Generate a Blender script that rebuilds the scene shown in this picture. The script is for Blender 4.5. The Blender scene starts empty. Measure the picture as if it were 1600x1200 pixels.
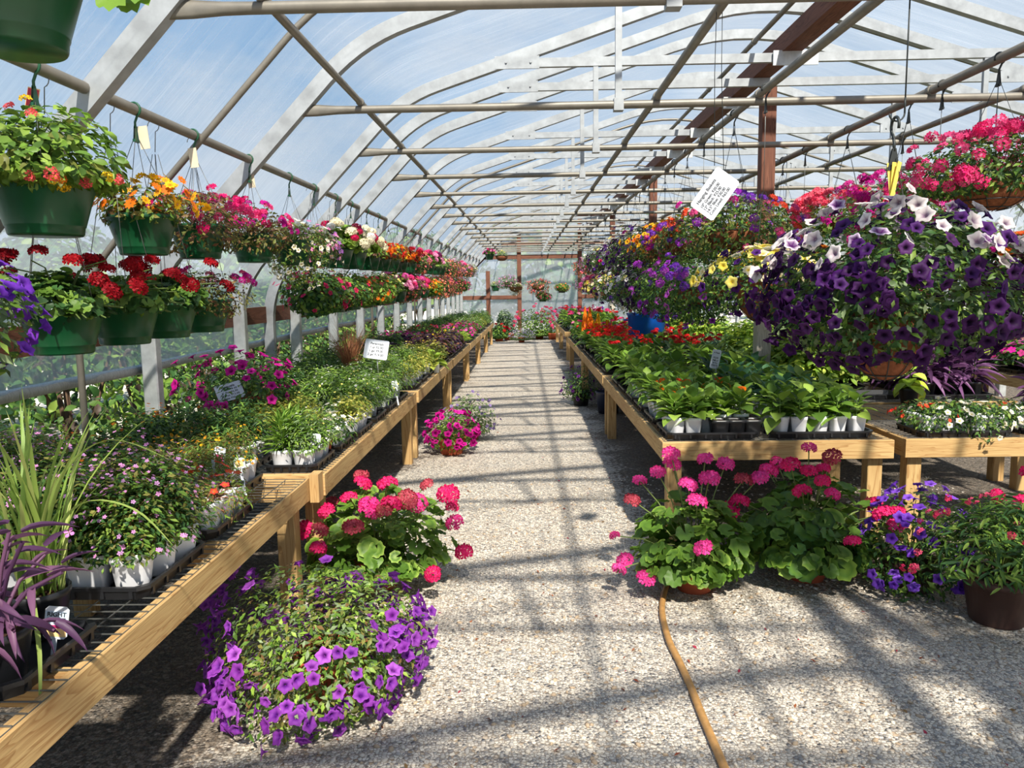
import bpy, math, random
import numpy as np
from mathutils import Matrix, Vector

scene = bpy.context.scene
COL = scene.collection
PI = math.pi
ORD = ('first second third fourth fifth sixth seventh eighth ninth tenth eleventh twelfth thirteenth fourteenth fifteenth '
       'sixteenth seventeenth eighteenth nineteenth twentieth').split()
ORD += ['twenty-' + o for o in ORD[:9]] + ['thirtieth'] + ['thirty-' + o for o in ORD[:9]] + ['fortieth']

# ------------------------------------------------------------------ colour helpers
def lin(c):
    c = np.asarray(c, float) / 255.0
    return np.where(c <= 0.04045, c / 12.92, ((c + 0.055) / 1.055) ** 2.4)
def L4(r, g, b):
    return (*[float(x) for x in lin((r, g, b))], 1.0)

# ------------------------------------------------------------------ materials
MATS = {}
def new_mat(name):
    m = bpy.data.materials.new(name)
    m.use_nodes = True
    nt = m.node_tree
    nt.nodes.clear()
    out = nt.nodes.new('ShaderNodeOutputMaterial')
    MATS[name] = m
    return m, nt, out
def nd(nt, t, **kw):
    n = nt.nodes.new(t)
    for k, v in kw.items():
        if k.startswith('i_'):
            n.inputs[k[2:].replace('_', ' ')].default_value = v
        else:
            setattr(n, k, v)
    return n
def ramp(nt, fac, stops):
    r = nt.nodes.new('ShaderNodeValToRGB')
    el = r.color_ramp.elements
    while len(el) < len(stops):
        el.new(0.5)
    for e, (p, c) in zip(el, stops):
        e.position = p
        e.color = c
    nt.links.new(fac, r.inputs[0])
    return r.outputs[0]
def mixc(nt, fac, a, b, mode='MIX'):
    m = nt.nodes.new('ShaderNodeMix')
    m.data_type = 'RGBA'
    m.blend_type = mode
    for s, v in ((0, fac), (6, a), (7, b)):
        if isinstance(v, (int, float, tuple)):
            m.inputs[s].default_value = v
        else:
            nt.links.new(v, m.inputs[s])
    return m.outputs[2]
def plain(name, rgb, rough=0.5, metal=0.0, spec=0.5, var=0.12, scale=8.0, bump=0.0, stretch=(1, 1, 1), coat=0.0):
    """Principled surface whose colour wanders a little with noise (dust, wear)."""
    m, nt, out = new_mat(name)
    tc = nd(nt, 'ShaderNodeTexCoord')
    mp = nd(nt, 'ShaderNodeMapping')
    mp.inputs['Scale'].default_value = stretch
    nt.links.new(tc.outputs['Object'], mp.inputs[0])
    nz = nd(nt, 'ShaderNodeTexNoise', i_Scale=scale, i_Detail=4.0, i_Roughness=0.6)
    nt.links.new(mp.outputs[0], nz.inputs['Vector'])
    a, b = [tuple(float(min(1, x * k)) for x in lin(rgb)) + (1.0,) for k in (1 - var, 1 + var)]
    c = ramp(nt, nz.outputs[0], [(0.3, a), (0.7, b)])
    p = nd(nt, 'ShaderNodeBsdfPrincipled')
    nt.links.new(c, p.inputs['Base Color'])
    p.inputs['Roughness'].default_value = rough
    p.inputs['Metallic'].default_value = metal
    p.inputs['Specular IOR Level'].default_value = spec
    p.inputs['Coat Weight'].default_value = coat
    if bump:
        bp = nd(nt, 'ShaderNodeBump', i_Strength=bump, i_Distance=0.01)
        nt.links.new(nz.outputs[0], bp.inputs['Height'])
        nt.links.new(bp.outputs[0], p.inputs['Normal'])
    nt.links.new(p.outputs[0], out.inputs[0])
    return m
def tissue(name, transl, rough, spec, sat=1.0):
    """Leaf and petal tissue: own colour per leaf from the mesh, some light passes through."""
    m, nt, out = new_mat(name)
    at = nd(nt, 'ShaderNodeAttribute', attribute_name='col')
    p = nd(nt, 'ShaderNodeBsdfPrincipled')
    p.inputs['Roughness'].default_value = rough
    p.inputs['Specular IOR Level'].default_value = spec
    nt.links.new(at.outputs['Color'], p.inputs['Base Color'])
    hs = nd(nt, 'ShaderNodeHueSaturation', i_Saturation=1.0, i_Value=1.1)
    nt.links.new(at.outputs['Color'], hs.inputs['Color'])
    t = nd(nt, 'ShaderNodeBsdfTranslucent')
    nt.links.new(hs.outputs[0], t.inputs['Color'])
    mx = nd(nt, 'ShaderNodeMixShader')
    mx.inputs[0].default_value = transl
    nt.links.new(p.outputs[0], mx.inputs[1])
    nt.links.new(t.outputs[0], mx.inputs[2])
    nt.links.new(mx.outputs[0], out.inputs[0])
    return m
M_LEAF = tissue('leaf_tissue', 0.33, 0.48, 0.35)
M_PETAL = tissue('petal_tissue', 0.3, 0.6, 0.2)

def wood(name, axis, base, dark, knots=True, rough=0.7):
    m, nt, out = new_mat(name)
    tc = nd(nt, 'ShaderNodeTexCoord')
    def mapped(along, across):
        mp = nd(nt, 'ShaderNodeMapping')
        s = [across] * 3
        s['XYZ'.index(axis)] = along
        mp.inputs['Scale'].default_value = s
        nt.links.new(tc.outputs['Object'], mp.inputs[0])
        return mp.outputs[0]
    wob = nd(nt, 'ShaderNodeTexNoise', i_Scale=1.0, i_Detail=3.0, i_Distortion=0.8)
    nt.links.new(mapped(1.1, 14.0), wob.inputs['Vector'])
    rings = nd(nt, 'ShaderNodeMath', operation='MULTIPLY')
    rings.inputs[1].default_value = 9.0
    nt.links.new(wob.outputs[0], rings.inputs[0])
    fr = nd(nt, 'ShaderNodeMath', operation='FRACT')
    nt.links.new(rings.outputs[0], fr.inputs[0])
    fine = nd(nt, 'ShaderNodeTexNoise', i_Scale=1.0, i_Detail=5.0)
    nt.links.new(mapped(5.0, 160.0), fine.inputs['Vector'])
    stain = nd(nt, 'ShaderNodeTexNoise', i_Scale=1.0, i_Detail=3.0)
    nt.links.new(mapped(1.6, 5.0), stain.inputs['Vector'])
    b, d = L4(*base), L4(*dark)
    c1 = ramp(nt, fr.outputs[0], [(0.0, b), (0.65, tuple(0.75 * x + 0.25 * y for x, y in zip(b, d))), (0.93, d), (1.0, b)])
    c2 = mixc(nt, 0.35, c1, ramp(nt, fine.outputs[0], [(0.35, d), (0.65, b)]))
    c3 = mixc(nt, ramp(nt, stain.outputs[0], [(0.45, (0, 0, 0, 1)), (0.8, (0.5, 0.5, 0.5, 1))]), c2, d)
    p = nd(nt, 'ShaderNodeBsdfPrincipled')
    p.inputs['Roughness'].default_value = rough
    p.inputs['Specular IOR Level'].default_value = 0.25
    nt.links.new(c3, p.inputs['Base Color'])
    bp = nd(nt, 'ShaderNodeBump', i_Strength=0.25, i_Distance=0.004)
    nt.links.new(fine.outputs[0], bp.inputs['Height'])
    nt.links.new(bp.outputs[0], p.inputs['Normal'])
    nt.links.new(p.outputs[0], out.inputs[0])
    return m
for ax in 'XYZ':
    wood('bench_wood_' + ax, ax, (206, 174, 120), (158, 116, 70))
    wood('frame_wood_' + ax, ax, (128, 84, 66), (82, 50, 40))
wood('sunlit_wood_Z', 'Z', (222, 214, 200), (170, 158, 140))  # ridge post wood again, sunlight on its lower half painted in as paler colour
M_STEEL = plain('galvanised_steel', (196, 200, 202), rough=0.45, metal=0.55, var=0.16, scale=14.0, stretch=(1, 1, 1))
M_BOW = plain('weathered_steel', (160, 164, 168), rough=0.55, metal=0.3, var=0.2, scale=9.0)
M_PIPE = plain('dull_pipe', (128, 123, 114), rough=0.5, metal=0.4, var=0.15, scale=10.0)
M_WIRE = plain('wire', (120, 122, 120), rough=0.45, metal=0.7, var=0.1)
M_DWIRE = plain('dark_wire', (34, 40, 40), rough=0.5, var=0.1)
M_GPOT = plain('green_plastic', (17, 74, 43), rough=0.32, spec=0.45, var=0.18, scale=5.0)
M_GHOOK = plain('green_hook_plastic', (24, 84, 56), rough=0.4, var=0.1)
M_BPOT = plain('black_plastic', (30, 31, 34), rough=0.35, spec=0.5, var=0.25, scale=12.0)
M_BRPOT = plain('brown_plastic', (78, 56, 50), rough=0.5, spec=0.3, var=0.15)
M_TERRA = plain('terracotta', (176, 88, 58), rough=0.75, spec=0.2, var=0.16, scale=7.0, bump=0.1)
M_WHITE = plain('white_plastic', (236, 236, 240), rough=0.4, spec=0.4, var=0.05, scale=6.0)
M_CARD = plain('white_card', (214, 219, 228), rough=0.5, var=0.02)
M_INK = plain('black_ink', (28, 28, 34), rough=0.7, var=0.05)
M_SOIL = plain('potting_soil', (58, 42, 32), rough=0.95, spec=0.1, var=0.45, scale=60.0, bump=0.6)
M_COCO = plain('coco_fibre', (128, 80, 56), rough=0.95, spec=0.1, var=0.35, scale=45.0, bump=0.7, stretch=(1, 1, 0.3))
M_HOSE = plain('tan_hose', (176, 132, 78), rough=0.45, spec=0.5, var=0.22, scale=30.0)
M_BLUE = plain('blue_plastic', (26, 104, 216), rough=0.4, var=0.12)
M_YEL = plain('yellow_tag', (246, 216, 96), rough=0.5, var=0.08)
M_RED = plain('red_print', (206, 34, 54), rough=0.5, var=0.1)
M_CREAM = plain('cream_print', (246, 204, 140), rough=0.5, var=0.1)
M_MAUVE = plain('mauve_print', (176, 40, 106), rough=0.5, var=0.1)
M_LBLUE = plain('pale_blue_print', (196, 216, 238), rough=0.5, var=0.05)
M_BARK = plain('bark', (92, 74, 60), rough=0.9, spec=0.1, var=0.3, scale=20.0, bump=0.5, stretch=(3, 3, 0.5))

def film(name, haze_lo, haze_hi, tint, foot=0.0):
    """Weathered greenhouse polythene: mostly clear, cloudy streaks scatter the light."""
    m, nt, out = new_mat(name)
    tc = nd(nt, 'ShaderNodeTexCoord')
    mp = nd(nt, 'ShaderNodeMapping')
    mp.inputs['Scale'].default_value = (0.5, 7.0, 0.5)
    nt.links.new(tc.outputs['Object'], mp.inputs[0])
    n1 = nd(nt, 'ShaderNodeTexNoise', i_Scale=1.6, i_Detail=6.0, i_Roughness=0.65)
    nt.links.new(mp.outputs[0], n1.inputs['Vector'])
    mp3 = nd(nt, 'ShaderNodeMapping')
    mp3.inputs['Scale'].default_value = (0.6, 22.0, 0.6)
    nt.links.new(tc.outputs['Object'], mp3.inputs[0])
    n3 = nd(nt, 'ShaderNodeTexNoise', i_Scale=2.4, i_Detail=4.0, i_Roughness=0.7)
    nt.links.new(mp3.outputs[0], n3.inputs['Vector'])
    n2 = nd(nt, 'ShaderNodeTexNoise', i_Scale=0.45, i_Detail=4.0)
    nt.links.new(tc.outputs['Object'], n2.inputs['Vector'])
    def g(v):
        return (v, v, v, 1)
    s1 = ramp(nt, n1.outputs[0], [(0.36, g(0)), (0.72, g(0.6))])
    s3 = ramp(nt, n3.outputs[0], [(0.5, g(0)), (0.78, g(0.7))])
    s2 = ramp(nt, n2.outputs[0], [(0.35, g(0.1)), (0.7, g(0.9))])
    a = mixc(nt, 0.5, s1, s2)
    b = mixc(nt, 0.35, a, s3)
    mr = nd(nt, 'ShaderNodeMapRange')
    mr.inputs['To Min'].default_value = haze_lo
    mr.inputs['To Max'].default_value = haze_hi
    mr.inputs['From Max'].default_value = 0.62
    nt.links.new(b, mr.inputs['Value'])
    sep = nd(nt, 'ShaderNodeSeparateXYZ')
    nt.links.new(tc.outputs['Object'], sep.inputs[0])
    dust = nd(nt, 'ShaderNodeMapRange')
    for kk, vv in (('From Min', 2.75), ('From Max', 1.5), ('To Min', 0.0), ('To Max', foot)):
        dust.inputs[kk].default_value = vv
    nt.links.new(sep.outputs[2], dust.inputs['Value'])
    tot = nd(nt, 'ShaderNodeMath', operation='ADD', use_clamp=True)
    nt.links.new(mr.outputs[0], tot.inputs[0])
    nt.links.new(dust.outputs[0], tot.inputs[1])
    tr = nd(nt, 'ShaderNodeBsdfTransparent')
    tr.inputs[0].default_value = tint
    tl = nd(nt, 'ShaderNodeBsdfTranslucent')
    tl.inputs[0].default_value = (0.86, 0.9, 0.95, 1)
    df = nd(nt, 'ShaderNodeBsdfDiffuse')
    df.inputs[0].default_value = (0.86, 0.9, 0.95, 1)
    m1 = nd(nt, 'ShaderNodeMixShader')
    m1.inputs[0].default_value = 0.35
    nt.links.new(tl.outputs[0], m1.inputs[1])
    nt.links.new(df.outputs[0], m1.inputs[2])
    m2 = nd(nt, 'ShaderNodeMixShader')
    nt.links.new(tot.outputs[0], m2.inputs[0])
    nt.links.new(tr.outputs[0], m2.inputs[1])
    nt.links.new(m1.outputs[0], m2.inputs[2])
    nt.links.new(m2.outputs[0], out.inputs[0])
    return m
M_FILM = film('roof_polythene', 0.06, 0.4, (0.96, 0.97, 0.98, 1), 0.4)
M_FILMW = film('wall_polythene', 0.3, 0.6, (0.93, 0.95, 0.92, 1))
M_FILME = film('end_polythene', 0.4, 0.75, (0.95, 0.96, 0.96, 1))

def gravel():
    m, nt, out = new_mat('gravel')
    tc = nd(nt, 'ShaderNodeTexCoord')
    def vor(scale, feat='F1'):
        v = nd(nt, 'ShaderNodeTexVoronoi', feature=feat, i_Scale=scale)
        nt.links.new(tc.outputs['Object'], v.inputs['Vector'])
        return v
    wn = nd(nt, 'ShaderNodeTexNoise', i_Scale=30.0, i_Detail=2.0)
    nt.links.new(tc.outputs['Object'], wn.inputs['Vector'])
    v1 = vor(72.0)
    ed = vor(72.0, 'DISTANCE_TO_EDGE')
    sep = nd(nt, 'ShaderNodeSeparateColor')
    nt.links.new(v1.outputs['Color'], sep.inputs[0])
    stone = ramp(nt, sep.outputs[0], [(0.0, L4(150, 148, 146)), (0.25, L4(192, 186, 176)), (0.6, L4(213, 204, 190)), (0.9, L4(226, 216, 200)), (1.0, L4(176, 152, 126))])
    gap = ramp(nt, ed.outputs['Distance'], [(0.0, (0, 0, 0, 1)), (0.12, (1, 1, 1, 1))])
    c = mixc(nt, gap, L4(134, 120, 106), stone)
    big = nd(nt, 'ShaderNodeTexNoise', i_Scale=1.4, i_Detail=6.0, i_Roughness=0.7)
    nt.links.new(tc.outputs['Object'], big.inputs['Vector'])
    c = mixc(nt, ramp(nt, big.outputs[0], [(0.45, (0, 0, 0, 1)), (0.78, (0.3, 0.3, 0.3, 1))]), c, L4(168, 142, 112))
    # darker chips beneath the benches
    xyz = nd(nt, 'ShaderNodeSeparateXYZ')
    nt.links.new(tc.outputs['Object'], xyz.inputs[0])
    def mth(op, a, b, clamp=False):
        n = nd(nt, 'ShaderNodeMath', operation=op, use_clamp=clamp)
        for i, v in enumerate((a, b)):
            if isinstance(v, (int, float)):
                n.inputs[i].default_value = v
            else:
                nt.links.new(v, n.inputs[i])
        return n.outputs[0]
    wobble = mth('MULTIPLY', mth('SUBTRACT', big.outputs[0], 0.5), 1.1)
    fine = mth('MULTIPLY', mth('SUBTRACT', wn.outputs[0], 0.5), 0.7)
    jitter = mth('ADD', wobble, fine)
    left = mth('MULTIPLY', mth('ADD', mth('SUBTRACT', -1.12, xyz.outputs[0]), jitter), 7.0, True)
    y_on = mth('MULTIPLY', mth('SUBTRACT', xyz.outputs[1], 4.0), 3.0, True)
    right = mth('MULTIPLY', mth('ADD', mth('SUBTRACT', xyz.outputs[0], 0.72), jitter), 7.0, True)
    dark_chips = mth('MAXIMUM', left, mth('MULTIPLY', right, y_on))
    v2 = vor(62.0)
    sp2 = nd(nt, 'ShaderNodeSeparateColor')
    nt.links.new(v2.outputs['Color'], sp2.inputs[0])
    mc = ramp(nt, sp2.outputs[0], [(0.0, L4(40, 34, 30)), (0.5, L4(66, 56, 48)), (0.85, L4(98, 84, 70)), (1.0, L4(120, 110, 102))])
    c = mixc(nt, mth('MULTIPLY', dark_chips, 0.8), c, mc)
    p = nd(nt, 'ShaderNodeBsdfPrincipled')
    p.inputs['Roughness'].default_value = 0.85
    p.inputs['Specular IOR Level'].default_value = 0.2
    nt.links.new(c, p.inputs['Base Color'])
    h = ramp(nt, v1.outputs['Distance'], [(0.0, (1, 1, 1, 1)), (0.75, (0, 0, 0, 1))])
    tilt = mixc(nt, 0.45, h, sep.outputs[1])
    bp = nd(nt, 'ShaderNodeBump', i_Strength=0.75, i_Distance=0.012)
    nt.links.new(tilt, bp.inputs['Height'])
    off = nd(nt, 'ShaderNodeVectorMath', operation='MULTIPLY_ADD')
    nt.links.new(v1.outputs['Color'], off.inputs[0])
    off.inputs[1].default_value = (0.9, 0.9, 0.0)
    off.inputs[2].default_value = (-0.45, -0.45, 1.0)
    nrm = nd(nt, 'ShaderNodeVectorMath', operation='NORMALIZE')
    nt.links.new(off.outputs[0], nrm.inputs[0])
    nt.links.new(nrm.outputs[0], bp.inputs['Normal'])
    nt.links.new(bp.outputs[0], p.inputs['Normal'])
    nt.links.new(p.outputs[0], out.inputs[0])
    return m
M_GRAVEL = gravel()
M_OUT = plain('pale_yard', (222, 214, 200), rough=0.9, spec=0.1, var=0.12, scale=3.0)
M_STONE = tissue('stone', 0.0, 0.85, 0.2)

# ------------------------------------------------------------------ mesh building
def mesh_from(name, V, F, C=None, mats=(), mi=None, smooth=False):
    assert len(F), name
    me = bpy.data.meshes.new(name)
    V = np.asarray(V, np.float32)
    me.vertices.add(len(V))
    me.vertices.foreach_set('co', V.ravel())
    if isinstance(F, np.ndarray):
        k = F.shape[1]
        me.loops.add(F.size)
        me.loops.foreach_set('vertex_index', F.astype(np.int32).ravel())
        me.polygons.add(len(F))
        me.polygons.foreach_set('loop_start', np.arange(0, F.size, k, dtype=np.int32))
        n = len(F)
    else:
        idx = np.fromiter((i for f in F for i in f), np.int32)
        st = np.cumsum([0] + [len(f) for f in F[:-1]]).astype(np.int32)
        me.loops.add(len(idx))
        me.loops.foreach_set('vertex_index', idx)
        me.polygons.add(len(F))
        me.polygons.foreach_set('loop_start', st)
        n = len(F)
    if mi is not None:
        me.polygons.foreach_set('material_index', np.asarray(mi, np.int32))
    if smooth is True:
        me.polygons.foreach_set('use_smooth', np.ones(n, bool))
    elif smooth is not False:
        me.polygons.foreach_set('use_smooth', np.asarray(smooth, bool))
    if C is not None:
        a = me.color_attributes.new('col', 'FLOAT_COLOR', 'POINT')
        c4 = np.ones((len(V), 4), np.float32)
        c4[:, :3] = C
        a.data.foreach_set('color', c4.ravel())
    for m in mats:
        me.materials.append(m)
    me.update(calc_edges=True)
    return me

class MB:
    """Collects boxes, tubes, lathes into one mesh of one part."""
    def __init__(self):
        self.V, self.F, self.S, self.I = [], [], [], []
        self.mi = 0
    def add(self, V, F, smooth=False):
        o = len(self.V)
        self.V.extend([tuple(v) for v in V])
        for f in F:
            self.F.append(tuple(i + o for i in f))
            self.S.append(smooth)
            self.I.append(self.mi)
    def box(self, x0, x1, y0, y1, z0, z1, ch=0.0):
        if ch <= 0:
            V = [(x, y, z) for x in (x0, x1) for y in (y0, y1) for z in (z0, z1)]
            self.add(V, [(0, 1, 3, 2), (4, 6, 7, 5), (0, 4, 5, 1), (2, 3, 7, 6), (0, 2, 6, 4), (1, 5, 7, 3)])
            return self
        # chamfered: octagon-ish section along the longest axis
        d = [x1 - x0, y1 - y0, z1 - z0]
        ax = int(np.argmax(d))
        lo, hi = [x0, y0, z0], [x1, y1, z1]
        a, b = [(1, 2), (2, 0), (0, 1)][ax]
        sec = [(lo[a] + ch, lo[b]), (hi[a] - ch, lo[b]), (hi[a], lo[b] + ch), (hi[a], hi[b] - ch), (hi[a] - ch, hi[b]), (lo[a] + ch, hi[b]), (lo[a], hi[b] - ch), (lo[a], lo[b] + ch)]
        V = []
        for e in (lo[ax], hi[ax]):
            for u, w in sec:
                v = [0, 0, 0]
                v[ax], v[a], v[b] = e, u, w
                V.append(v)
        F = [tuple(range(7, -1, -1)), tuple(range(8, 16))] + [(i, (i + 1) % 8, 8 + (i + 1) % 8, 8 + i) for i in range(8)]
        self.add(V, F)
        return self
    def tube(self, pts, r, n=8, cap=True, smooth=True, rs=None):
        P = [Vector(p) for p in pts]
        V, F = [], []
        up = Vector((0, 0, 1))
        prev = None
        for i, p in enumerate(P):
            t = (P[min(i + 1, len(P) - 1)] - P[max(i - 1, 0)]).normalized()
            if prev is None:
                a = t.cross(up)
                if a.length < 1e-3:
                    a = t.cross(Vector((1, 0, 0)))
            else:
                a = prev - t * prev.dot(t)
            a.normalize()
            prev = a
            b = t.cross(a)
            rr = rs[i] if rs is not None else r
            for k in range(n):
                an = 2 * PI * k / n
                V.append(p + (a * math.cos(an) + b * math.sin(an)) * rr)
        for i in range(len(P) - 1):
            for k in range(n):
                k2 = (k + 1) % n
                F.append((i * n + k, i * n + k2, (i + 1) * n + k2, (i + 1) * n + k))
        self.add(V, F, smooth)
        if cap:
            o = len(self.V) - len(V)
            for ring, rev in ((range(n), True), (range((len(P) - 1) * n, len(P) * n), False)):
                f = [o + k for k in ring]
                self.F.append(tuple(reversed(f)) if rev else tuple(f))
                self.S.append(False)
                self.I.append(self.mi)
        return self
    def lathe(self, prof, n=28, c=(0, 0, 0), smooth=True, sq=0.0):
        """prof: (radius, z) from the outside bottom round to the inside; sq > 0 squares the plan."""
        V, F = [], []
        for r, z in prof:
            for k in range(n):
                an = 2 * PI * (k + 0.5) / n
                cx, cy = math.cos(an), math.sin(an)
                q = 1.0
                if sq:
                    e = 2 + sq
                    q = (abs(cx) ** e + abs(cy) ** e) ** (-1 / e)
                V.append((c[0] + r * cx * q, c[1] + r * cy * q, c[2] + z))
        for i in range(len(prof) - 1):
            for k in range(n):
                k2 = (k + 1) % n
                F.append((i * n + k, i * n + k2, (i + 1) * n + k2, (i + 1) * n + k))
        self.add(V, F, smooth)
        return self
    def disc(self, r, z, n=28, c=(0, 0), up=True, sq=0.0):
        V = []
        for k in range(n):
            an = 2 * PI * (k + 0.5) / n
            cx, cy = math.cos(an), math.sin(an)
            q = (abs(cx) ** (2 + sq) + abs(cy) ** (2 + sq)) ** (-1 / (2 + sq)) if sq else 1.0
            V.append((c[0] + r * cx * q, c[1] + r * cy * q, z))
        f = tuple(range(n))
        self.add(V, [f if up else f[::-1]])
        return self
    def mesh(self, name, mats):
        if not isinstance(mats, (list, tuple)):
            mats = [mats]
        return mesh_from(name, self.V, self.F, None, mats, self.I, self.S)

# ------------------------------------------------------------------ objects, things, parts
def link(o, parent=None):
    COL.objects.link(o)
    if parent is not None:
        o.parent = parent
    return o
def part(name, me, parent, loc=(0, 0, 0), rot=None, label=None, kind=None, scale=None):
    o = bpy.data.objects.new(name, me)
    o.location = loc
    if rot is not None:
        o.rotation_euler = rot
    if scale is not None:
        o.scale = (scale,) * 3 if isinstance(scale, (int, float)) else scale
    if label:
        o['label'] = label
    if kind:
        o['kind'] = kind
    return link(o, parent)
def thing(name, label, cat, loc=(0, 0, 0), rotz=0.0, group=None, me=None, kind=None, scale=None, rot=None):
    o = bpy.data.objects.new(name, me)
    o.location = loc
    o.rotation_euler = rot if rot is not None else (0, 0, rotz)
    if scale is not None:
        o.scale = (scale,) * 3
    o['label'] = label
    o['category'] = cat
    if group:
        o['group'] = group
    if kind:
        o['kind'] = kind
    return link(o)
def struct(name, me, label=None, loc=(0, 0, 0)):
    o = bpy.data.objects.new(name, me)
    o.location = loc
    o['kind'] = 'structure'
    if label:
        o['label'] = label
    return link(o)
# ------------------------------------------------------------------ the greenhouse shell
def zr(y):                      # the frame climbs a little towards the far end
    return 0.015 * (y - 4.9)
XR, XL, XRW, YEND = 2.2, -2.47, 6.87, 28.25
BOW_Y = [-0.75, 0.9, 3.1] + [0.23 + 1.55 * k for k in range(3, 19)]

def fillet(pts, radii, n=7):
    out = [Vector((pts[0][0], 0, pts[0][1]))]
    for i in range(1, len(pts) - 1):
        a, p, b = [Vector((q[0], 0, q[1])) for q in (pts[i - 1], pts[i], pts[i + 1])]
        d1, d2 = (a - p).normalized(), (b - p).normalized()
        t = min(radii[i - 1], (a - p).length * 0.49, (b - p).length * 0.49)
        s, e = p + d1 * t, p + d2 * t
        for k in range(n + 1):
            u = k / n
            out.append(s * (1 - u) ** 2 + p * 2 * u * (1 - u) + e * u ** 2)
    out.append(Vector((pts[-1][0], 0, pts[-1][1])))
    return out
def arch(off=0.0, z0=-0.4):
    h = [(XL - off, z0), (XL - off, 1.66 + off * 0.4), (-1.02 - off * 0.55, 3.17 + off * 0.8)]
    return h + [(XR, 4.2 + off * 1.03)] + [(2 * XR - x, z) for x, z in reversed(h)]
def path(off=0.0, z0=-0.4):
    return fillet(arch(off, z0), [0.36, 0.32, 0.75, 0.32, 0.36])
def sweep_rect(mb, P, wy, wd):
    V, F = [], []
    for i, p in enumerate(P):
        t = (P[min(i + 1, len(P) - 1)] - P[max(i - 1, 0)]).normalized()
        nrm = Vector((-t.z, 0, t.x))
        for sy, sn in ((-1, -1), (1, -1), (1, 1), (-1, 1)):
            q = p + nrm * (sn * wd / 2)
            V.append((q.x, sy * wy / 2, q.z))
    for i in range(len(P) - 1):
        for k in range(4):
            F.append((i * 4 + k, i * 4 + (k + 1) % 4, i * 4 + 4 + (k + 1) % 4, i * 4 + 4 + k))
    F += [(3, 2, 1, 0), tuple(len(V) - 4 + k for k in range(4))]
    mb.add(V, F)
    return mb

TIE_Z, CH_Z = 2.75, 3.43
bow_me = sweep_rect(MB(), path(), 0.065, 0.09).mesh('bow', M_BOW)
rod_me = MB().tube([tuple(p) for p in path(0.0)], 0.019, 8).mesh('rod', M_PIPE)
mb = MB().box(-0.2, 4.6, -0.02, 0.02, CH_Z - 0.035, CH_Z + 0.035)
mb.box(-0.24, 0.12, -0.035, -0.021, CH_Z - 0.05, CH_Z + 0.05).box(4.28, 4.64, -0.035, -0.021, CH_Z - 0.05, CH_Z + 0.05)
for x in (-0.15, 0.05, 4.35, 4.55):
    mb.tube([(x, -0.036, CH_Z), (x, -0.046, CH_Z)], 0.009, 6)
chord_me = mb.mesh('chord', M_BOW)
mb = MB()
xs = [-1.40, -1.30, -1.18, -1.08, 5.48, 5.58, 5.70, 5.80]
V, F = [], []
for i, x in enumerate(xs):
    fl = (1.6, 1.5, 1.1, 1.0, 1.0, 1.1, 1.5, 1.6)[i]
    for k in range(10):
        a = 2 * PI * k / 10
        V.append((x, math.cos(a) * 0.024 / fl ** 1.5, TIE_Z + math.sin(a) * 0.024 * fl))
for i in range(len(xs) - 1):
    for k in range(10):
        F.append((i * 10 + k, i * 10 + (k + 1) % 10, i * 10 + 10 + (k + 1) % 10, i * 10 + 10 + k))
mb.add(V, F, True)
tie_me = mb.mesh('tie', M_PIPE)
web_me = MB().box(-0.02, 0.02, -0.016, 0.016, TIE_Z - 0.03, CH_Z).box(-0.03, 0.03, -0.03, 0.03, TIE_Z - 0.04, TIE_Z + 0.035).mesh('web', M_BOW)
plate_me = MB().box(2.0, 2.36, -0.05, -0.036, CH_Z - 0.07, CH_Z + 0.045).mesh('plate', M_STEEL)
post_me = MB().box(-0.05, 0.05, -0.04, 0.04, -0.5, 1.62, 0.008).mesh('post', M_STEEL)

for k, y in enumerate(BOW_Y):
    vis = k - 2                               # the third truss is the first whose arch shows whole
    lab = ('galvanised arched roof truss bolted across the house, %s counted from the front' % ORD[k])
    t = thing('roof_truss', lab, 'roof truss', (0, y, zr(y)), group='arched trusses that carry the roof film')
    part('bow', bow_me, t)
    part('chord', chord_me, t)
    part('tie_pipe', tie_me, t)
    part('ridge_plate', plate_me, t)
    for x in (0.58, 3.72):
        part('web_strut', web_me, t, (x, 0, 0))
    for x in (XL + 0.03, XRW - 0.0):
        part('side_post', post_me, t, (x, -0.05, 0))
for k, (y, me) in enumerate([(0.24, rod_me), (2.14, rod_me), (4.1, rod_me), (7.2, bow_me), (7.32, rod_me), (12.0, rod_me), (16.6, rod_me), (21.3, rod_me)]):
    t = thing('intermediate_bow', 'slim curved %s between two roof trusses, %s of its kind from the front' % ('square tube' if me is bow_me else 'pipe bow', ORD[k]), 'roof bow', (0, y, zr(y)), group='slim bows between the trusses')
    part('bow', me, t)
    if me is bow_me:
        part('chord', chord_me, t)

def long_pipe(x, z, r, label, mat=M_PIPE, y0=-2.5):
    mb = MB()
    mb.tube([(x, y0, z + zr(y0)), (x, 12, z + zr(12)), (x, YEND - 0.1, z + zr(YEND))], r, 10)
    for y in BOW_Y:
        mb.tube([(x, y - 0.02, z + zr(y)), (x, y + 0.02, z + zr(y))], r * 1.25, 10)
    o = thing('purlin_pipe', label, 'pipe', group='pipes running the length of the house', me=mb.mesh('pipe', mat))
    return o
RAIL = (-1.74, 2.455)
PUR_X = {'l2': -1.03, 'r1': 0.82, 'r2': 1.45, 'r3': 2.5, 'r4': 3.07}
long_pipe(RAIL[0], RAIL[1], 0.024, 'steel rail pipe above the left bench with green hooks hung on it')
long_pipe(PUR_X['l2'], TIE_Z + 0.045, 0.02, 'thin purlin pipe along the left roof slope above the hook rail')
long_pipe(PUR_X['r1'], TIE_Z + 0.045, 0.022, 'steel purlin pipe the white price sign hangs from')
long_pipe(PUR_X['r2'], TIE_Z + 0.045, 0.024, 'steel purlin pipe carrying the dark purple petunia basket')
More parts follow.
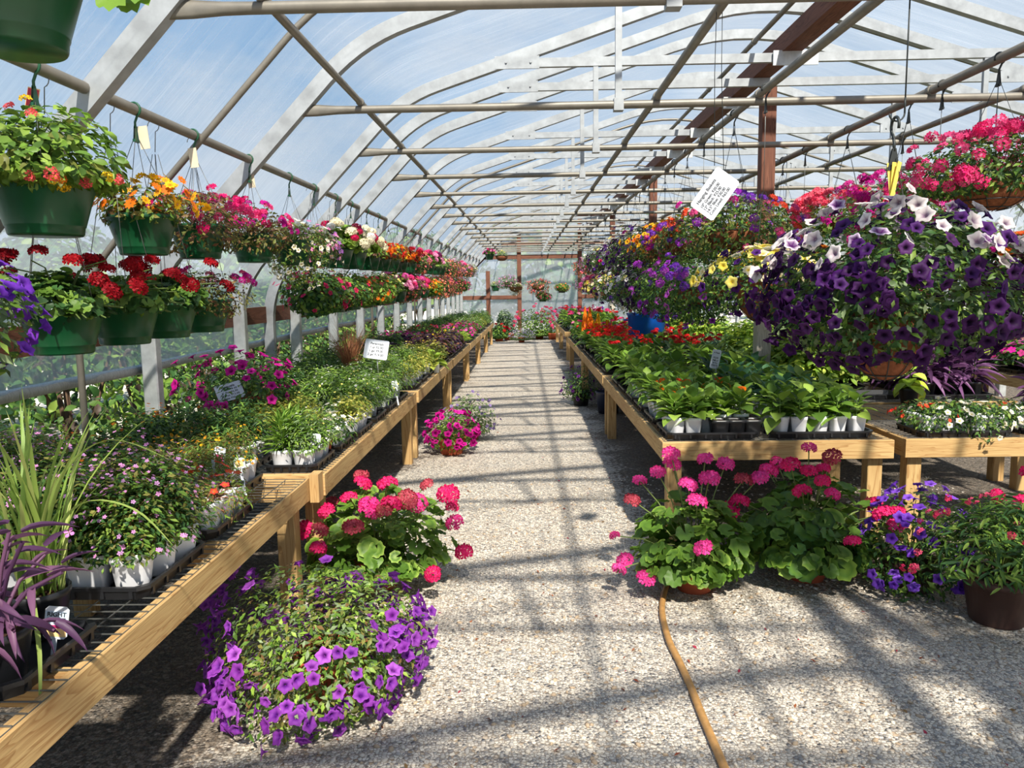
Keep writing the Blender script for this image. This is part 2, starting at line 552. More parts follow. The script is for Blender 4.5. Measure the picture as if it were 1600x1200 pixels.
long_pipe(PUR_X['r3'], TIE_Z + 0.045, 0.026, 'steel purlin pipe carrying the pink verbena baskets')
long_pipe(PUR_X['r4'], TIE_Z + 0.045, 0.022, 'steel purlin pipe farthest to the right under the roof')
long_pipe(1.86, 3.56, 0.02, 'thin pipe running just above the brown ridge beam', y0=-2.5)

# brown timber under the ridge
mb = MB()
def slanted_box(mb, x0, x1, y0, y1, za, zb, h):
    V = [(x, y, (za if y == y0 else zb) + dz) for x in (x0, x1) for y in (y0, y1) for dz in (0, h)]
    mb.add(V, [(0, 1, 3, 2), (4, 6, 7, 5), (0, 4, 5, 1), (2, 3, 7, 6), (0, 2, 6, 4), (1, 5, 7, 3)])
slanted_box(mb, 2.07, 2.23, -2.5, YEND, 3.468 + zr(-2.5), 3.468 + zr(YEND), 0.14)
thing('ridge_beam', 'long brown timber beam running under the roof ridge', 'beam', me=mb.mesh('ridge_beam', MATS['frame_wood_Y']))
for k, y in enumerate((0.9, 7.42, 13.95, 20.5)):
    t = thing('ridge_post', 'square timber post under the ridge beam, brown above, painted sunlit below, %s from the front' % ORD[k], 'post', (2.285, y, 0), group='timber posts under the ridge beam')
    part('post', MB().box(-0.065, 0.065, -0.065, 0.065, 1.75, 3.47 + zr(y), 0.006).mesh('post', MATS['frame_wood_Z']), t)
    part('lower_post', MB().box(-0.068, 0.068, -0.068, 0.068, -0.02, 1.75, 0.006).mesh('post', MATS['sunlit_wood_Z']), t, label='weathered lower half, sunlight painted in as paler wood')

# film: the roof from hip board to hip board, the roll-up sides, the end wall
P = path(0.055, 1.42)
Y = np.linspace(-3.0, YEND + 0.02, 41)
V = [(p.x, y, p.z + zr(y)) for y in Y for p in P]
n = len(P)
F = np.array([(j * n + i, j * n + i + 1, (j + 1) * n + i + 1, (j + 1) * n + i) for j in range(len(Y) - 1) for i in range(n - 1)])
V = np.array(V)
rng = np.random.default_rng(5)
fo = struct('ceiling', mesh_from('ceiling', V, F, None, [M_FILM], None, True), 'translucent weathered plastic film stretched over the arched roof')
def side_film(name, x, label):
    V, F = [], []
    ys = np.linspace(-3, YEND, 220)
    rows = 5
    rn = np.random.default_rng(11)
    wob = rn.normal(0, 0.006, (len(ys), rows))
    for j, y in enumerate(ys):
        for r in range(rows):
            V.append((x + wob[j, r], y, 1.14 + (1.44 - 1.14) * r / (rows - 1) + zr(y) * 0.6))
    for j in range(len(ys) - 1):
        for r in range(rows - 1):
            F.append((j * rows + r, j * rows + r + 1, (j + 1) * rows + r + 1, (j + 1) * rows + r))
    struct(name, mesh_from(name, V, np.array(F), None, [M_FILMW], None, True), label)
side_film('wall_left', XL - 0.075, 'rolled-up plastic side curtain of the left wall')
side_film('wall_right', XRW + 0.075, 'rolled-up plastic side curtain of the right wall')
def hip(x, label):
    mb = MB()
    slanted_box(mb, x - 0.02, x + 0.02, -3, YEND, 1.33 + zr(-3) * 0.6, 1.33 + zr(YEND) * 0.6, 0.15)
    o = struct('trim_1' if x < 0 else 'trim_2', mb.mesh('hip_board', MATS['frame_wood_Y']), label)
hip(XL - 0.035, 'brown timber hip board along the left wall')
hip(XRW + 0.035, 'brown timber hip board along the right wall')
for x, side in ((XL - 0.1, 'left'), (XRW + 0.1, 'right')):
    rn = random.Random(3)
    pts = [(x + rn.uniform(-.008, .008), y * 0.8 - 3, 1.135 + zr(y * 0.8 - 3) * 0.6 + rn.uniform(-.006, .006)) for y in range(40)]
    thing('curtain_roll', 'grey roll of plastic curtain on a pipe along the %s side wall' % side, 'roll', me=MB().tube(pts, 0.032, 10).mesh('roll', plain('rolled_film_' + side, (190, 190, 184), rough=0.5, var=0.25, scale=25.0, stretch=(1, 6, 1))))

# end wall
yb = YEND
zo = zr(YEND)
mb = MB()
def plank(mb, a, b, w, d, y):                 # board from a to b in the end wall's plane
    a, b = Vector((a[0], 0, a[1])), Vector((b[0], 0, b[1]))
    t = (b - a).normalized()
    nn = Vector((-t.z, 0, t.x)) * (w / 2)
    V = []
    for p in (a, b):
        for s in (-1, 1):
            for yy in (y - d / 2, y + d / 2):
                q = p + nn * s
                V.append((q.x, yy, q.z))
    mb.add(V, [(0, 1, 3, 2), (4, 6, 7, 5), (0, 4, 5, 1), (2, 3, 7, 6), (0, 2, 6, 4), (1, 5, 7, 3)])
fl = [(p.x, p.z + zo) for p in path(0.0, 0.0)]
bot = [(XL, 0.0)] + [q for q in fl if q[1] > 0.02] + [(XRW, 0.0)]
V = [(x, yb + 0.06, z) for x, z in bot]
rows, cols = 40, 60
V, F = [], []
poly = [Vector((x, 0, z)) for x, z in bot]
topz = lambda x: np.interp(x, [q[0] for q in fl[1:-1]], [q[1] for q in fl[1:-1]])
rn = np.random.default_rng(4)
for i in range(cols + 1):
    x = XL + (XRW - XL) * i / cols
    tz = max(0.4, float(topz(min(max(x, XL + 0.01), XRW - 0.01))))
    for j in range(rows + 1):
        V.append((x, yb + 0.06 + rn.normal(0, 0.012), tz * j / rows))
for i in range(cols):
    for j in range(rows):
        a = i * (rows + 1) + j
        F.append((a, a + 1, a + rows + 2, a + rows + 1))
struct('wall_back', mesh_from('wall_back', V, np.array(F), None, [M_FILME], None, True), 'wrinkled plastic film closing the far end of the house')
wd = MATS['frame_wood_X']
wz = MATS['frame_wood_Z']
t = thing('end_wall_frame', 'brown timber frame of the far end wall with door posts and rafters', 'timber frame')
for nm, a, b, m in [('stud', (-0.29, 0), (-0.29, 3.42 + 0.3), wz), ('stud', (1.95, 0), (1.95, 4.3), wz), ('stud', (-1.45, 0), (-1.45, 1.5 + .9), wz), ('stud', (4.6, 0), (4.6, 3.6), wz),
                    ('cross_rail', (-0.95, 3.38), (5.3, 3.38), wd), ('cross_rail', (-0.29, 2.9), (1.95, 2.9), wd), ('cross_rail', (-2.3, 2.9), (-0.29, 2.9), wd), ('cross_rail', (-2.4, 1.42), (-0.29, 1.42), wd), ('cross_rail', (1.95, 1.42), (6.8, 1.42), wd),
                    ('rafter', (-2.3, 2.2), (-0.75, 3.75), wd), ('rafter', (-0.75, 3.72), (2.2, 4.42), wd), ('rafter', (2.2, 4.42), (5.15, 3.72), wd)]:
    mb = MB()
    plank(mb, a, b, 0.15, 0.05, yb - (0.02 if nm == 'stud' else -0.02))
    part(nm, mb.mesh(nm, m), t)

# ground
struct('floor', MB().box(-3.4, 9.5, -6, YEND + 0.2, -0.08, 0.0).mesh('floor', M_GRAVEL), 'pale crushed gravel floor with darker chips under the benches')
mb = MB().box(-60, 70, -30, 80, -0.3, -0.03)
struct('ground_outside', mb.mesh('ground_outside', M_OUT), 'pale bare yard outside the greenhouse')
# ------------------------------------------------------------------ leaf and flower shapes (axis +Y, face +Z, unit length)
def tri(F):
    return np.array(F, np.int32)
def grid_leaf(widths, droop=0.25, fold=0.12, wave=0.0):
    """A leaf of three columns: midrib lower than the margins, tip bending down."""
    n = len(widths)
    V, F = [], []
    for i, w in enumerate(widths):
        y = i / (n - 1)
        z = -droop * y * y
        sh = wave * math.sin(i * 2.1)
        V += [(-w, y, z + fold * w * 2 + sh), (0, y, z), (w, y, z + fold * w * 2 - sh)]
    for i in range(n - 1):
        a = 3 * i
        F += [(a, a + 1, a + 4), (a, a + 4, a + 3), (a + 1, a + 2, a + 5), (a + 1, a + 5, a + 4)]
    return np.array(V, float), tri(F), np.zeros(len(V))
LEAF_SMALL = grid_leaf([0.03, 0.22, 0.0], 0.2, 0.15)
LEAF_OVAL = grid_leaf([0.02, 0.24, 0.26, 0.0], 0.25, 0.15)
LEAF_BROAD = grid_leaf([0.03, 0.28, 0.39, 0.36, 0.2, 0.0], 0.38, 0.14, 0.012)
LEAF_LANCE = grid_leaf([0.02, 0.1, 0.1, 0.0], 0.3, 0.3)
LEAF_STRAP = grid_leaf([0.07, 0.1, 0.1, 0.08, 0.05, 0.0], 0.45, 0.5)
def scallop_leaf(n=20):
    V, F, K = [(0, 0.42, -0.12)], [], [0.2]
    for r, z, k in ((0.6, -0.01, 0.0), (1.0, 0.03, 0.0)):
        for i in range(n):
            a = -PI / 2 + 0.28 + (2 * PI - 0.56) * i / (n - 1)
            rr = 0.55 * r * (1 + (0.09 * math.cos(2 * PI * (i / (n - 1)) * 7 + PI) if r == 1 else 0))
            V.append((rr * math.cos(a), 0.42 + rr * math.sin(a), z + (0.05 * math.cos(2 * PI * (i / (n - 1)) * 7) if r == 1 else 0)))
            K.append(1.0 if r < 1 else 0.0)
    for i in range(n - 1):
        F += [(0, 1 + i, 2 + i), (1 + i, 1 + n + i, 2 + n + i), (1 + i, 2 + n + i, 2 + i)]
    return np.array(V, float), tri(F), np.array(K)
LEAF_GER = scallop_leaf()
LEAF_GERS = scallop_leaf(8)
def petal_flower(n=5, w=0.36, cup=0.12, k0=0.8, double=False):
    V, F, K = [], [], []
    for i in range(n):
        a = 2 * PI * i / n
        c, s = math.cos(a), math.sin(a)
        o = len(V)
        for y, x, z, k in ((0.04, 0, -0.06, k0), (0.62, -w, cup * 0.6, 0), (0.98, -w * 0.45, cup, 0), (0.98, w * 0.45, cup, 0), (0.62, w, cup * 0.6, 0)):
            V.append((x * c - y * s, x * s + y * c, z))
            K.append(k)
        F += [(o, o + 4, o + 3), (o, o + 3, o + 2), (o, o + 2, o + 1)]
    return np.array(V, float), tri(F), np.array(K)
FL5 = petal_flower()
FL5F = petal_flower(5, 0.42, 0.02, 1.0)
FL4 = petal_flower(4, 0.4, 0.05, 0.3)
FL8 = petal_flower(9, 0.24, 0.05, 0.9)
def trumpet(n=20, tube=0.9, lobes=5, thr=0.25):
    V, F, K = [], [], []
    rings = [(0.06, -tube, 0.2), (0.15, -0.4, 1.0), (0.5, -0.06, thr), (0.9, 0.06, 0.0), (1.0, -0.02, 0.0)]
    for ri, (r, z, k) in enumerate(rings):
        for i in range(n):
            a = 2 * PI * i / n
            m = 1 + ((0.0, 0.0, 0.05, 0.13, 0.15)[ri] * math.cos(lobes * a))
            V.append((r * m * math.cos(a), r * m * math.sin(a), z + ((0.07 if ri == 3 else 0.12) * math.cos(2 * lobes * a + 1.2) if ri >= 3 else 0)))
            K.append(min(1.0, k + (0.22 * max(0.0, math.cos(lobes * a)) if 2 <= ri <= 3 else 0)))
    for ri in range(len(rings) - 1):
        for i in range(n):
            j = (i + 1) % n
            a, b, c, d = ri * n + i, ri * n + j, (ri + 1) * n + j, (ri + 1) * n + i
            F += [(a, b, c), (a, c, d)]
    return np.array(V, float), tri(F), np.array(K)
TRUMP = trumpet()
TRUMP_S = trumpet(10, 0.7)
TRUMP_D = trumpet(20, 0.9, 5, 0.8)
def head(n, proto, size, seed, flat=0.75, lo=-0.35):
    """A ball of florets (a geranium or verbena head), radius 1."""
    r = np.random.default_rng(seed)
    pv, pf, pk = proto
    V, F, K, T = [], [], [], []
    for i in range(n):
        z = 1 - (1 - lo) * (i + 0.5) / n
        a = i * 2.39996 + r.normal(0, 0.15)
        q = math.sqrt(max(0, 1 - z * z))
        d = np.array([q * math.cos(a), q * math.sin(a), z])
        R = frame(d[None] + r.normal(0, 0.15, (1, 3)), r.normal(0, 1, (1, 3)))[0] * size
        o = sum(len(v) for v in V)
        V.append(pv @ R.T + d * np.array([1, 1, flat]) * (1 - size * 0.25))
        F.append(pf + o)
        K.append(pk)
        T.append(np.full(len(pv), r.uniform(0.7, 1.12)))
    return np.concatenate(V), np.concatenate(F), np.concatenate(K), np.concatenate(T)
def unit(v):
    return v / np.maximum(np.linalg.norm(v, axis=-1, keepdims=True), 1e-9)
def frame(nrm, along):
    """Rotation matrices whose columns are X, Y (along), Z (nrm)."""
    z = unit(np.asarray(nrm, float))
    y = np.asarray(along, float)
    y = unit(y - z * np.sum(y * z, -1, keepdims=True))
    return np.stack([np.cross(y, z), y, z], -1)
HEAD_GER = head(26, FL5, 0.36, 1)
HEAD_GER2 = head(24, FL5, 0.44, 8, 0.62, -0.2)
HEAD_VER = head(14, FL5, 0.42, 2, 0.5, 0.0)
HEAD_LAN = head(9, FL4, 0.5, 3, 0.5, 0.1)

class Acc:
    def __init__(self):
        self.V, self.F, self.C, self.n = [], [], [], 0
    def add(self, proto, R, P, S, col, throat=None):
        """Copies of a shape: R (k,3,3), P (k,3), S (k,), col (k,3) linear."""
        V, F, K = proto[:3]
        k = len(P)
        if k == 0:
            return
        X = np.einsum('kij,nj->kni', R * np.asarray(S)[:, None, None], V) + P[:, None, :]
        tone = proto[3][None, :, None] if len(proto) > 3 else 1.0
        C = np.repeat(col[:, None, :], len(V), 1) * tone
        if throat is not None:
            w = K[None, :, None]
            C = C * (1 - w) + np.asarray(throat)[None, None, :] * w
        idx = F[None] + (np.arange(k) * len(V))[:, None, None] + self.n
        self.V.append(X.reshape(-1, 3))
        self.C.append(C.reshape(-1, 3))
        self.F.append(idx.reshape(-1, 3))
        self.n += k * len(V)
    def raw(self, V, F, C):
        V = np.asarray(V, float)
        self.V.append(V)
        self.F.append(np.asarray(F, np.int32) + self.n)
        self.C.append(np.broadcast_to(np.asarray(C, float), V.shape))
        self.n += len(V)
    def stalk(self, pts, r, col, n=4):
        P = np.asarray(pts, float)
        V, F = [], []
        for i, p in enumerate(P):
            t = unit(P[min(i + 1, len(P) - 1)] - P[max(i - 1, 0)])
            a = unit(np.cross(t, [0.3, 0.9, 0.2]))
            b = np.cross(t, a)
            for k in range(n):
                an = 2 * PI * k / n
                V.append(p + (a * math.cos(an) + b * math.sin(an)) * r)
        for i in range(len(P) - 1):
            for k in range(n):
                a, b = i * n + k, i * n + (k + 1) % n
                F += [(a, b, b + n), (a, b + n, a + n)]
        self.raw(V, F, col)
    def mesh(self, name, mat=None, smooth=False):
        if not self.n:
            return None
        return mesh_from(name, np.concatenate(self.V), np.concatenate(self.F), np.concatenate(self.C), [mat or M_LEAF], None, smooth)

def pick(rng, palette, k, v=0.18):
    pal = np.array([lin(c) for c in palette])
    return pal[rng.integers(0, len(pal), k)] * rng.uniform(1 - v, 1 + v, (k, 1))

G_MID = [(112, 144, 56), (96, 130, 50), (134, 160, 70), (82, 114, 46)]
G_LIGHT = [(140, 172, 66), (120, 156, 56), (160, 188, 84), (104, 140, 52)]
G_LIME = [(186, 206, 74), (168, 192, 66), (150, 180, 62), (200, 214, 96)]
G_DARK = [(64, 102, 52), (54, 88, 46), (78, 116, 58), (48, 78, 42)]
G_BLUE = [(66, 112, 76), (56, 98, 68), (84, 128, 86), (48, 88, 60)]
G_OLIVE = [(122, 128, 60), (104, 112, 54), (140, 136, 70), (126, 98, 60)]
G_RUST = [(112, 106, 58), (124, 84, 56), (92, 96, 48), (104, 70, 52)]
G_GREY = [(120, 142, 98), (104, 126, 84), (136, 154, 110), (90, 112, 72)]
G_PURP = [(84, 54, 78), (66, 44, 66), (104, 70, 92), (52, 40, 56)]

def lumps(rng, k=7, amp=0.22):
    d = unit(rng.normal(0, 1, (k, 3)))
    a = rng.uniform(-amp, amp, k)
    return lambda u: 1 + np.sum(a * np.exp(-4 * (1 - u @ d.T)), -1)

def dome_dirs(rng, n, zmin):
    z = rng.uniform(zmin, 1, n)
    a = rng.uniform(0, 2 * PI, n)
    q = np.sqrt(np.maximum(0, 1 - z * z))
    return np.stack([q * np.cos(a), q * np.sin(a), z], -1)

class Mound:
    """A rounded mass of leaves: rx wide, up tall, dn hanging below its origin."""
    def __init__(self, seed, rx, up, dn, amp=0.22, core=None, xs=1.0):
        self.r = np.random.default_rng(seed)
        self.rx, self.up, self.dn, self.xs = rx, up, dn, xs
        self.l = lumps(self.r, 8, amp)
        self.leaf, self.flow = Acc(), Acc()
        self.zmin = -1.0 if dn > 0.04 else 0.0
    def at(self, u, f):
        s = self.l(u) * f
        z = np.where(u[:, 2] > 0, self.up * u[:, 2], self.dn * u[:, 2])
        return np.stack([self.rx * self.xs * u[:, 0] * s, self.rx * u[:, 1] * s, z * s], -1)
    def leaves(self, n, proto, size, pal, inner=0.5, lift=0.5, throat=None, rnd=0.5, v=0.2):
        r = self.r
        u = dome_dirs(r, n, self.zmin)
        f = inner + (1 - inner) * r.uniform(0, 1, n) ** 0.6
        P = self.at(u, f)
        nrm = u * 0.6 + np.array([0, 0, lift]) + r.normal(0, rnd * 0.7, (n, 3))
        al = u + r.normal(0, rnd, (n, 3)) + np.array([0, 0, 0.15])
        S = size * r.uniform(0.65, 1.2, n)
        R = frame(nrm, al)
        P = P - R[:, :, 1] * S[:, None] * 0.5
        self.leaf.add(proto, R, P, S, pick(r, pal, n, v), throat)
        return self
    def spots(self, n, zlo=None, f=1.0, clump=0, spread=0.25, fj=0.06):
        r = self.r
        zlo = self.zmin if zlo is None else zlo
        if clump:
            c = dome_dirs(r, clump, zlo)
            u = unit(c[r.integers(0, clump, n)] + r.normal(0, spread, (n, 3)))
        else:
            u = dome_dirs(r, n, zlo)
        return self.at(u, f + r.normal(0, fj, n)), u
    def flowers(self, n, proto, size, pal, throat=None, zlo=None, f=1.02, clump=0, spread=0.25, face=0.35, v=0.12, rnd=0.25, fj=0.06, where=None):
        r = self.r
        P, u = where if where is not None else self.spots(n, zlo, f, clump, spread, fj)
        n = len(P)
        nrm = u + np.array([0, 0, face]) + r.normal(0, rnd, (n, 3))
        R = frame(nrm, r.normal(0, 1, (n, 3)))
        S = size * r.uniform(0.75, 1.15, n)
        self.flow.add(proto, R, P, S, pick(r, pal, n, v), None if throat is None else lin(throat))
        return self
    def singles(self, n, size, zlo=None, f=1.03, clump=0, spread=0.25, face=0.3, rnd=0.25, zhi=1.0):
        """Places for flowers that become objects of their own: (location, rotation, scale)."""
        r = self.r
        P, u = self.spots(n * 4 if zhi < 1 else n, zlo, f, clump, spread, 0.05)
        if zhi < 1:
            keep = np.where((u[:, 2] < zhi) | (r.uniform(0, 1, len(u)) < 0.12))[0][:n]
            P, u = P[keep], u[keep]
            n = len(P)
        R = frame(u + np.array([0, 0, face]) + r.normal(0, rnd, (n, 3)), r.normal(0, 1, (n, 3)))
        return [(tuple(p), Matrix(R[i].tolist()).to_euler(), float(size * r.uniform(0.8, 1.15))) for i, p in enumerate(P)]
    def stems(self, n, col=(96, 112, 50), r=0.0022, f=0.8):
        P, u = self.spots(n, f=f)
        for p in P:
            m = p * 0.5 + np.array([0, 0, abs(p[2]) * 0.3 + 0.01])
            self.leaf.stalk([(0, 0, -0.02), m, p], r, lin(col))
        return self

def flower_mesh(name, proto, col, throat=None, seed=0, v=0.06):
    a = Acc()
    r = np.random.default_rng(seed)
    a.add(proto, np.eye(3)[None], np.zeros((1, 3)), np.ones(1), pick(r, [col], 1, v), None if throat is None else lin(throat))
    return a.mesh(name, M_PETAL, True)

PINK = (238, 60, 130)
HOT = (226, 22, 110)
MAG = (206, 20, 150)
RED = (206, 16, 30)
DKRED = (150, 8, 26)
ORA = (246, 120, 24)
YEL = (252, 206, 40)
PYEL = (248, 232, 128)
WHI = (248, 244, 240)
VIO = (132, 62, 196)

DPUR = (70, 22, 104)
LIL = (206, 150, 208)
COR = (250, 92, 100)
CREAM = (250, 238, 206)

# each kind: foliage and blossom meshes for a hanging pot of 0.15 m rim radius (origin at the rim)
KINDS = {}
def kind(name, words, build):
    KINDS[name] = (words, build, {})
def get_kind(name, seed):
    words, build, cache = KINDS[name]
    if seed not in cache:
        m = build(seed)
        cache[seed] = (m.leaf.mesh(name + '_leaves', M_LEAF), m.flow.mesh(name + '_blossoms', M_PETAL))
    return (words,) + cache[seed]
kind('lantana', 'light green lantana with orange flowers', lambda s: Mound(s, .31, .28, .06, .35).stems(60).leaves(1900, LEAF_OVAL, .05, G_LIGHT + G_MID + G_OLIVE[:1], .4, .6).flowers(16, HEAD_LAN, .022, [ORA, YEL, COR], clump=6, f=1.04))
kind('gazania', 'yellow and orange daisies', lambda s: Mound(s, .19, .14, .07).leaves(700, LEAF_SMALL, .04, G_OLIVE + G_MID).flowers(110, FL8, .026, [YEL, (250, 186, 30), YEL, ORA], (190, 110, 20), zlo=.15, f=1.15, face=.3, rnd=.6))
kind('verbena', 'magenta verbena and rusty foliage', lambda s: Mound(s, .27, .2, .16, .3).stems(70, (120, 84, 60)).leaves(1300, LEAF_SMALL, .036, G_RUST + G_OLIVE).flowers(34, HEAD_VER, .03, [MAG, PINK, HOT], zlo=-.1, clump=9, f=1.05))
kind('calib_white', 'white trailing bells', lambda s: Mound(s, .27, .16, .36, .3).stems(60).leaves(1700, LEAF_SMALL, .032, G_OLIVE + G_MID).flowers(130, TRUMP_S, .019, [WHI, (240, 236, 226)], (220, 200, 120), zlo=-.9))
kind('ger_mix', 'cream and crimson geraniums', lambda s: Mound(s, .24, .2, .03).leaves(300, LEAF_GERS, .075, G_MID + G_LIGHT, throat=None).flowers(26, HEAD_GER, .045, [CREAM, CREAM, WHI, (200, 10, 80)], zlo=.1, f=1.15, face=.6))
kind('begonia_red', 'scarlet begonias', lambda s: Mound(s, .24, .17, .06).leaves(900, LEAF_OVAL, .045, G_RUST + G_MID).flowers(70, HEAD_LAN, .026, [RED, (226, 50, 40), ORA], zlo=-.2, clump=14))
kind('calib_yellow', 'orange and yellow million bells', lambda s: Mound(s, .25, .18, .06).leaves(900, LEAF_SMALL, .038, G_OLIVE + G_MID).flowers(140, TRUMP_S, .023, [YEL, (250, 160, 30), ORA], (180, 70, 20), zlo=-.2))
kind('ger_red', 'deep red geraniums', lambda s: Mound(s, .19, .12, .05).stems(26, (110, 130, 70), .003, 1.4).leaves(480, LEAF_GER, .05, G_MID + G_DARK).flowers(14, HEAD_GER2, .035, [(170, 10, 26), DKRED, (140, 8, 24)], zlo=.3, f=1.65, face=.7))
kind('ger_pink', 'bright pink geraniums', lambda s: Mound(s, .23, .17, .04).leaves(280, LEAF_GERS, .075, G_MID).flowers(26, HEAD_GER, .045, [(240, 100, 180), PINK, (250, 160, 200)], zlo=.1, f=1.15, face=.6))
kind('cream', 'cream flowers over pale green leaves', lambda s: Mound(s, .22, .2, .05).leaves(900, LEAF_SMALL, .045, G_LIGHT + G_GREY).flowers(60, FL5, .02, [CREAM, PYEL], zlo=.2))
kind('impatiens', 'rose red impatiens', lambda s: Mound(s, .29, .16, .2, .3).leaves(1300, LEAF_OVAL, .05, G_DARK + G_MID).flowers(60, FL5F, .026, [HOT, PINK, (214, 20, 90)], (160, 10, 60), zlo=-.7))
kind('impatiens_or', 'coral and orange impatiens', lambda s: Mound(s, .28, .17, .18, .3).leaves(1200, LEAF_OVAL, .05, G_MID + G_LIGHT).flowers(56, FL5F, .025, [COR, (240, 90, 50), ORA, (220, 40, 80)], None, zlo=-.6))
kind('calib_rose', 'rose pink million bells', lambda s: Mound(s, .27, .17, .26, .3).leaves(1300, LEAF_SMALL, .034, G_RUST + G_MID).flowers(150, TRUMP_S, .02, [PINK, (200, 40, 80), (232, 110, 130)], (250, 200, 120), zlo=-.8))
kind('lav_pink', 'dusty pink and lavender flowers', lambda s: Mound(s, .26, .18, .2, .3).leaves(1100, LEAF_SMALL, .036, G_GREY + G_RUST).flowers(120, FL5, .02, [(214, 120, 170), (170, 110, 190), (232, 160, 190)], None, zlo=-.7))
kind('pet_violet', 'violet petunias', lambda s: Mound(s, .27, .2, .3, .3).leaves(1100, LEAF_SMALL, .045, G_GREY + G_MID).flowers(70, TRUMP, .03, [VIO, (120, 60, 190)], (90, 30, 150), zlo=-.9))
kind('mag_small', 'small magenta flowers and bronze leaves', lambda s: Mound(s, .24, .17, .16, .35).stems(50, (120, 84, 60)).leaves(1200, LEAF_SMALL, .03, G_RUST + G_OLIVE).flowers(22, HEAD_VER, .026, [MAG, PINK], zlo=0., clump=6))
# wide baskets on the right
kind('big_verbena', 'violet and magenta verbena', lambda s: Mound(s, .42, .28, .3, .3).stems(60).leaves(2600, LEAF_SMALL, .042, G_DARK + G_MID + G_OLIVE).flowers(46, HEAD_VER, .036, [VIO, MAG, (160, 50, 190), (236, 80, 150), (220, 70, 40)], zlo=-.4, clump=16))
kind('big_violet', 'purple petunias low on dark leaves', lambda s: Mound(s, .44, .3, .34, .3).stems(60).leaves(2900, LEAF_SMALL, .042, G_DARK + G_MID).flowers(34, HEAD_VER, .036, [(176, 60, 190), VIO, (190, 80, 200)], zlo=-.9, clump=14).flowers(22, TRUMP, .034, [(150, 50, 180), (196, 90, 200)], (90, 20, 110), zlo=-.9))
kind('big_orange', 'orange and yellow bells with violet', lambda s: Mound(s, .36, .26, .24, .3).leaves(1900, LEAF_SMALL, .04, G_DARK + G_OLIVE).flowers(110, TRUMP_S, .027, [ORA, YEL, (250, 160, 40)], (150, 40, 20), zlo=0., clump=9).flowers(30, HEAD_VER, .03, [VIO, MAG], zlo=-.2, clump=6))
kind('big_dark', 'near-black petunias and white ones above', lambda s: Mound(s, .42, .26, .36, .3).leaves(2300, LEAF_SMALL, .042, G_DARK + G_PURP + G_MID).flowers(110, TRUMP_S, .03, [DPUR, (60, 24, 80), (80, 40, 100)], (30, 10, 40), zlo=-.95).flowers(40, TRUMP, .03, [WHI, PYEL], (120, 90, 120), zlo=.35))
kind('big_yellow', 'pale yellow petunias above dark ones', lambda s: Mound(s, .4, .24, .26, .3).leaves(1700, LEAF_SMALL, .042, G_DARK + G_MID).flowers(120, TRUMP, .04, [PYEL, (244, 224, 96), CREAM], (220, 190, 60), zlo=-.1).flowers(60, TRUMP, .034, [DPUR, (90, 40, 130)], (40, 10, 60), zlo=-.9))
kind('big_white', 'white trailing petunias', lambda s: Mound(s, .38, .26, .34, .3).leaves(1900, LEAF_SMALL, .042, G_MID + G_DARK).flowers(80, TRUMP, .032, [WHI, (236, 230, 240)], (210, 200, 150), zlo=-.8).flowers(20, TRUMP, .03, [HOT, VIO], None, zlo=-.8))
kind('big_fuchsia', 'fuchsia pink verbena', lambda s: Mound(s, .44, .3, .08, .3).stems(80).leaves(2500, LEAF_SMALL, .045, G_DARK + G_MID).flowers(190, HEAD_VER, .038, [(232, 30, 110), HOT, (246, 80, 140), (196, 20, 90)], (236, 90, 150), zlo=-.25, clump=34, spread=.18, f=1.05))
kind('big_magenta', 'magenta verbena', lambda s: Mound(s, .38, .3, .28, .3).stems(60).leaves(2100, LEAF_SMALL, .045, G_MID + G_DARK).flowers(70, HEAD_VER, .042, [MAG, (190, 20, 130), (220, 40, 150)], zlo=-.5, clump=22, spread=.2, f=1.06))
kind('big_coral', 'coral pink verbena', lambda s: Mound(s, .36, .24, .2, .3).leaves(1800, LEAF_SMALL, .045, G_MID + G_OLIVE).flowers(110, HEAD_VER, .042, [(250, 96, 124), (250, 120, 140), (246, 76, 110)], zlo=.0, clump=20, spread=.2, f=1.05))
kind('big_lime', 'lime and dark trailing leaves', lambda s: Mound(s, .38, .2, .3, .3).leaves(900, LEAF_BROAD, .08, G_DARK + G_MID).flowers(26, HEAD_VER, .034, [MAG, HOT], zlo=-.4, clump=8))
kind('big_orange_dark', 'dark coleus leaves and orange bells', lambda s: Mound(s, .38, .24, .26, .3).leaves(700, LEAF_BROAD, .085, [(62, 30, 44), (80, 40, 52), (48, 26, 40)]).leaves(500, LEAF_SMALL, .04, G_OLIVE).flowers(60, TRUMP, .034, [ORA, (250, 140, 40), (220, 90, 30)], (120, 40, 20), zlo=-.4))

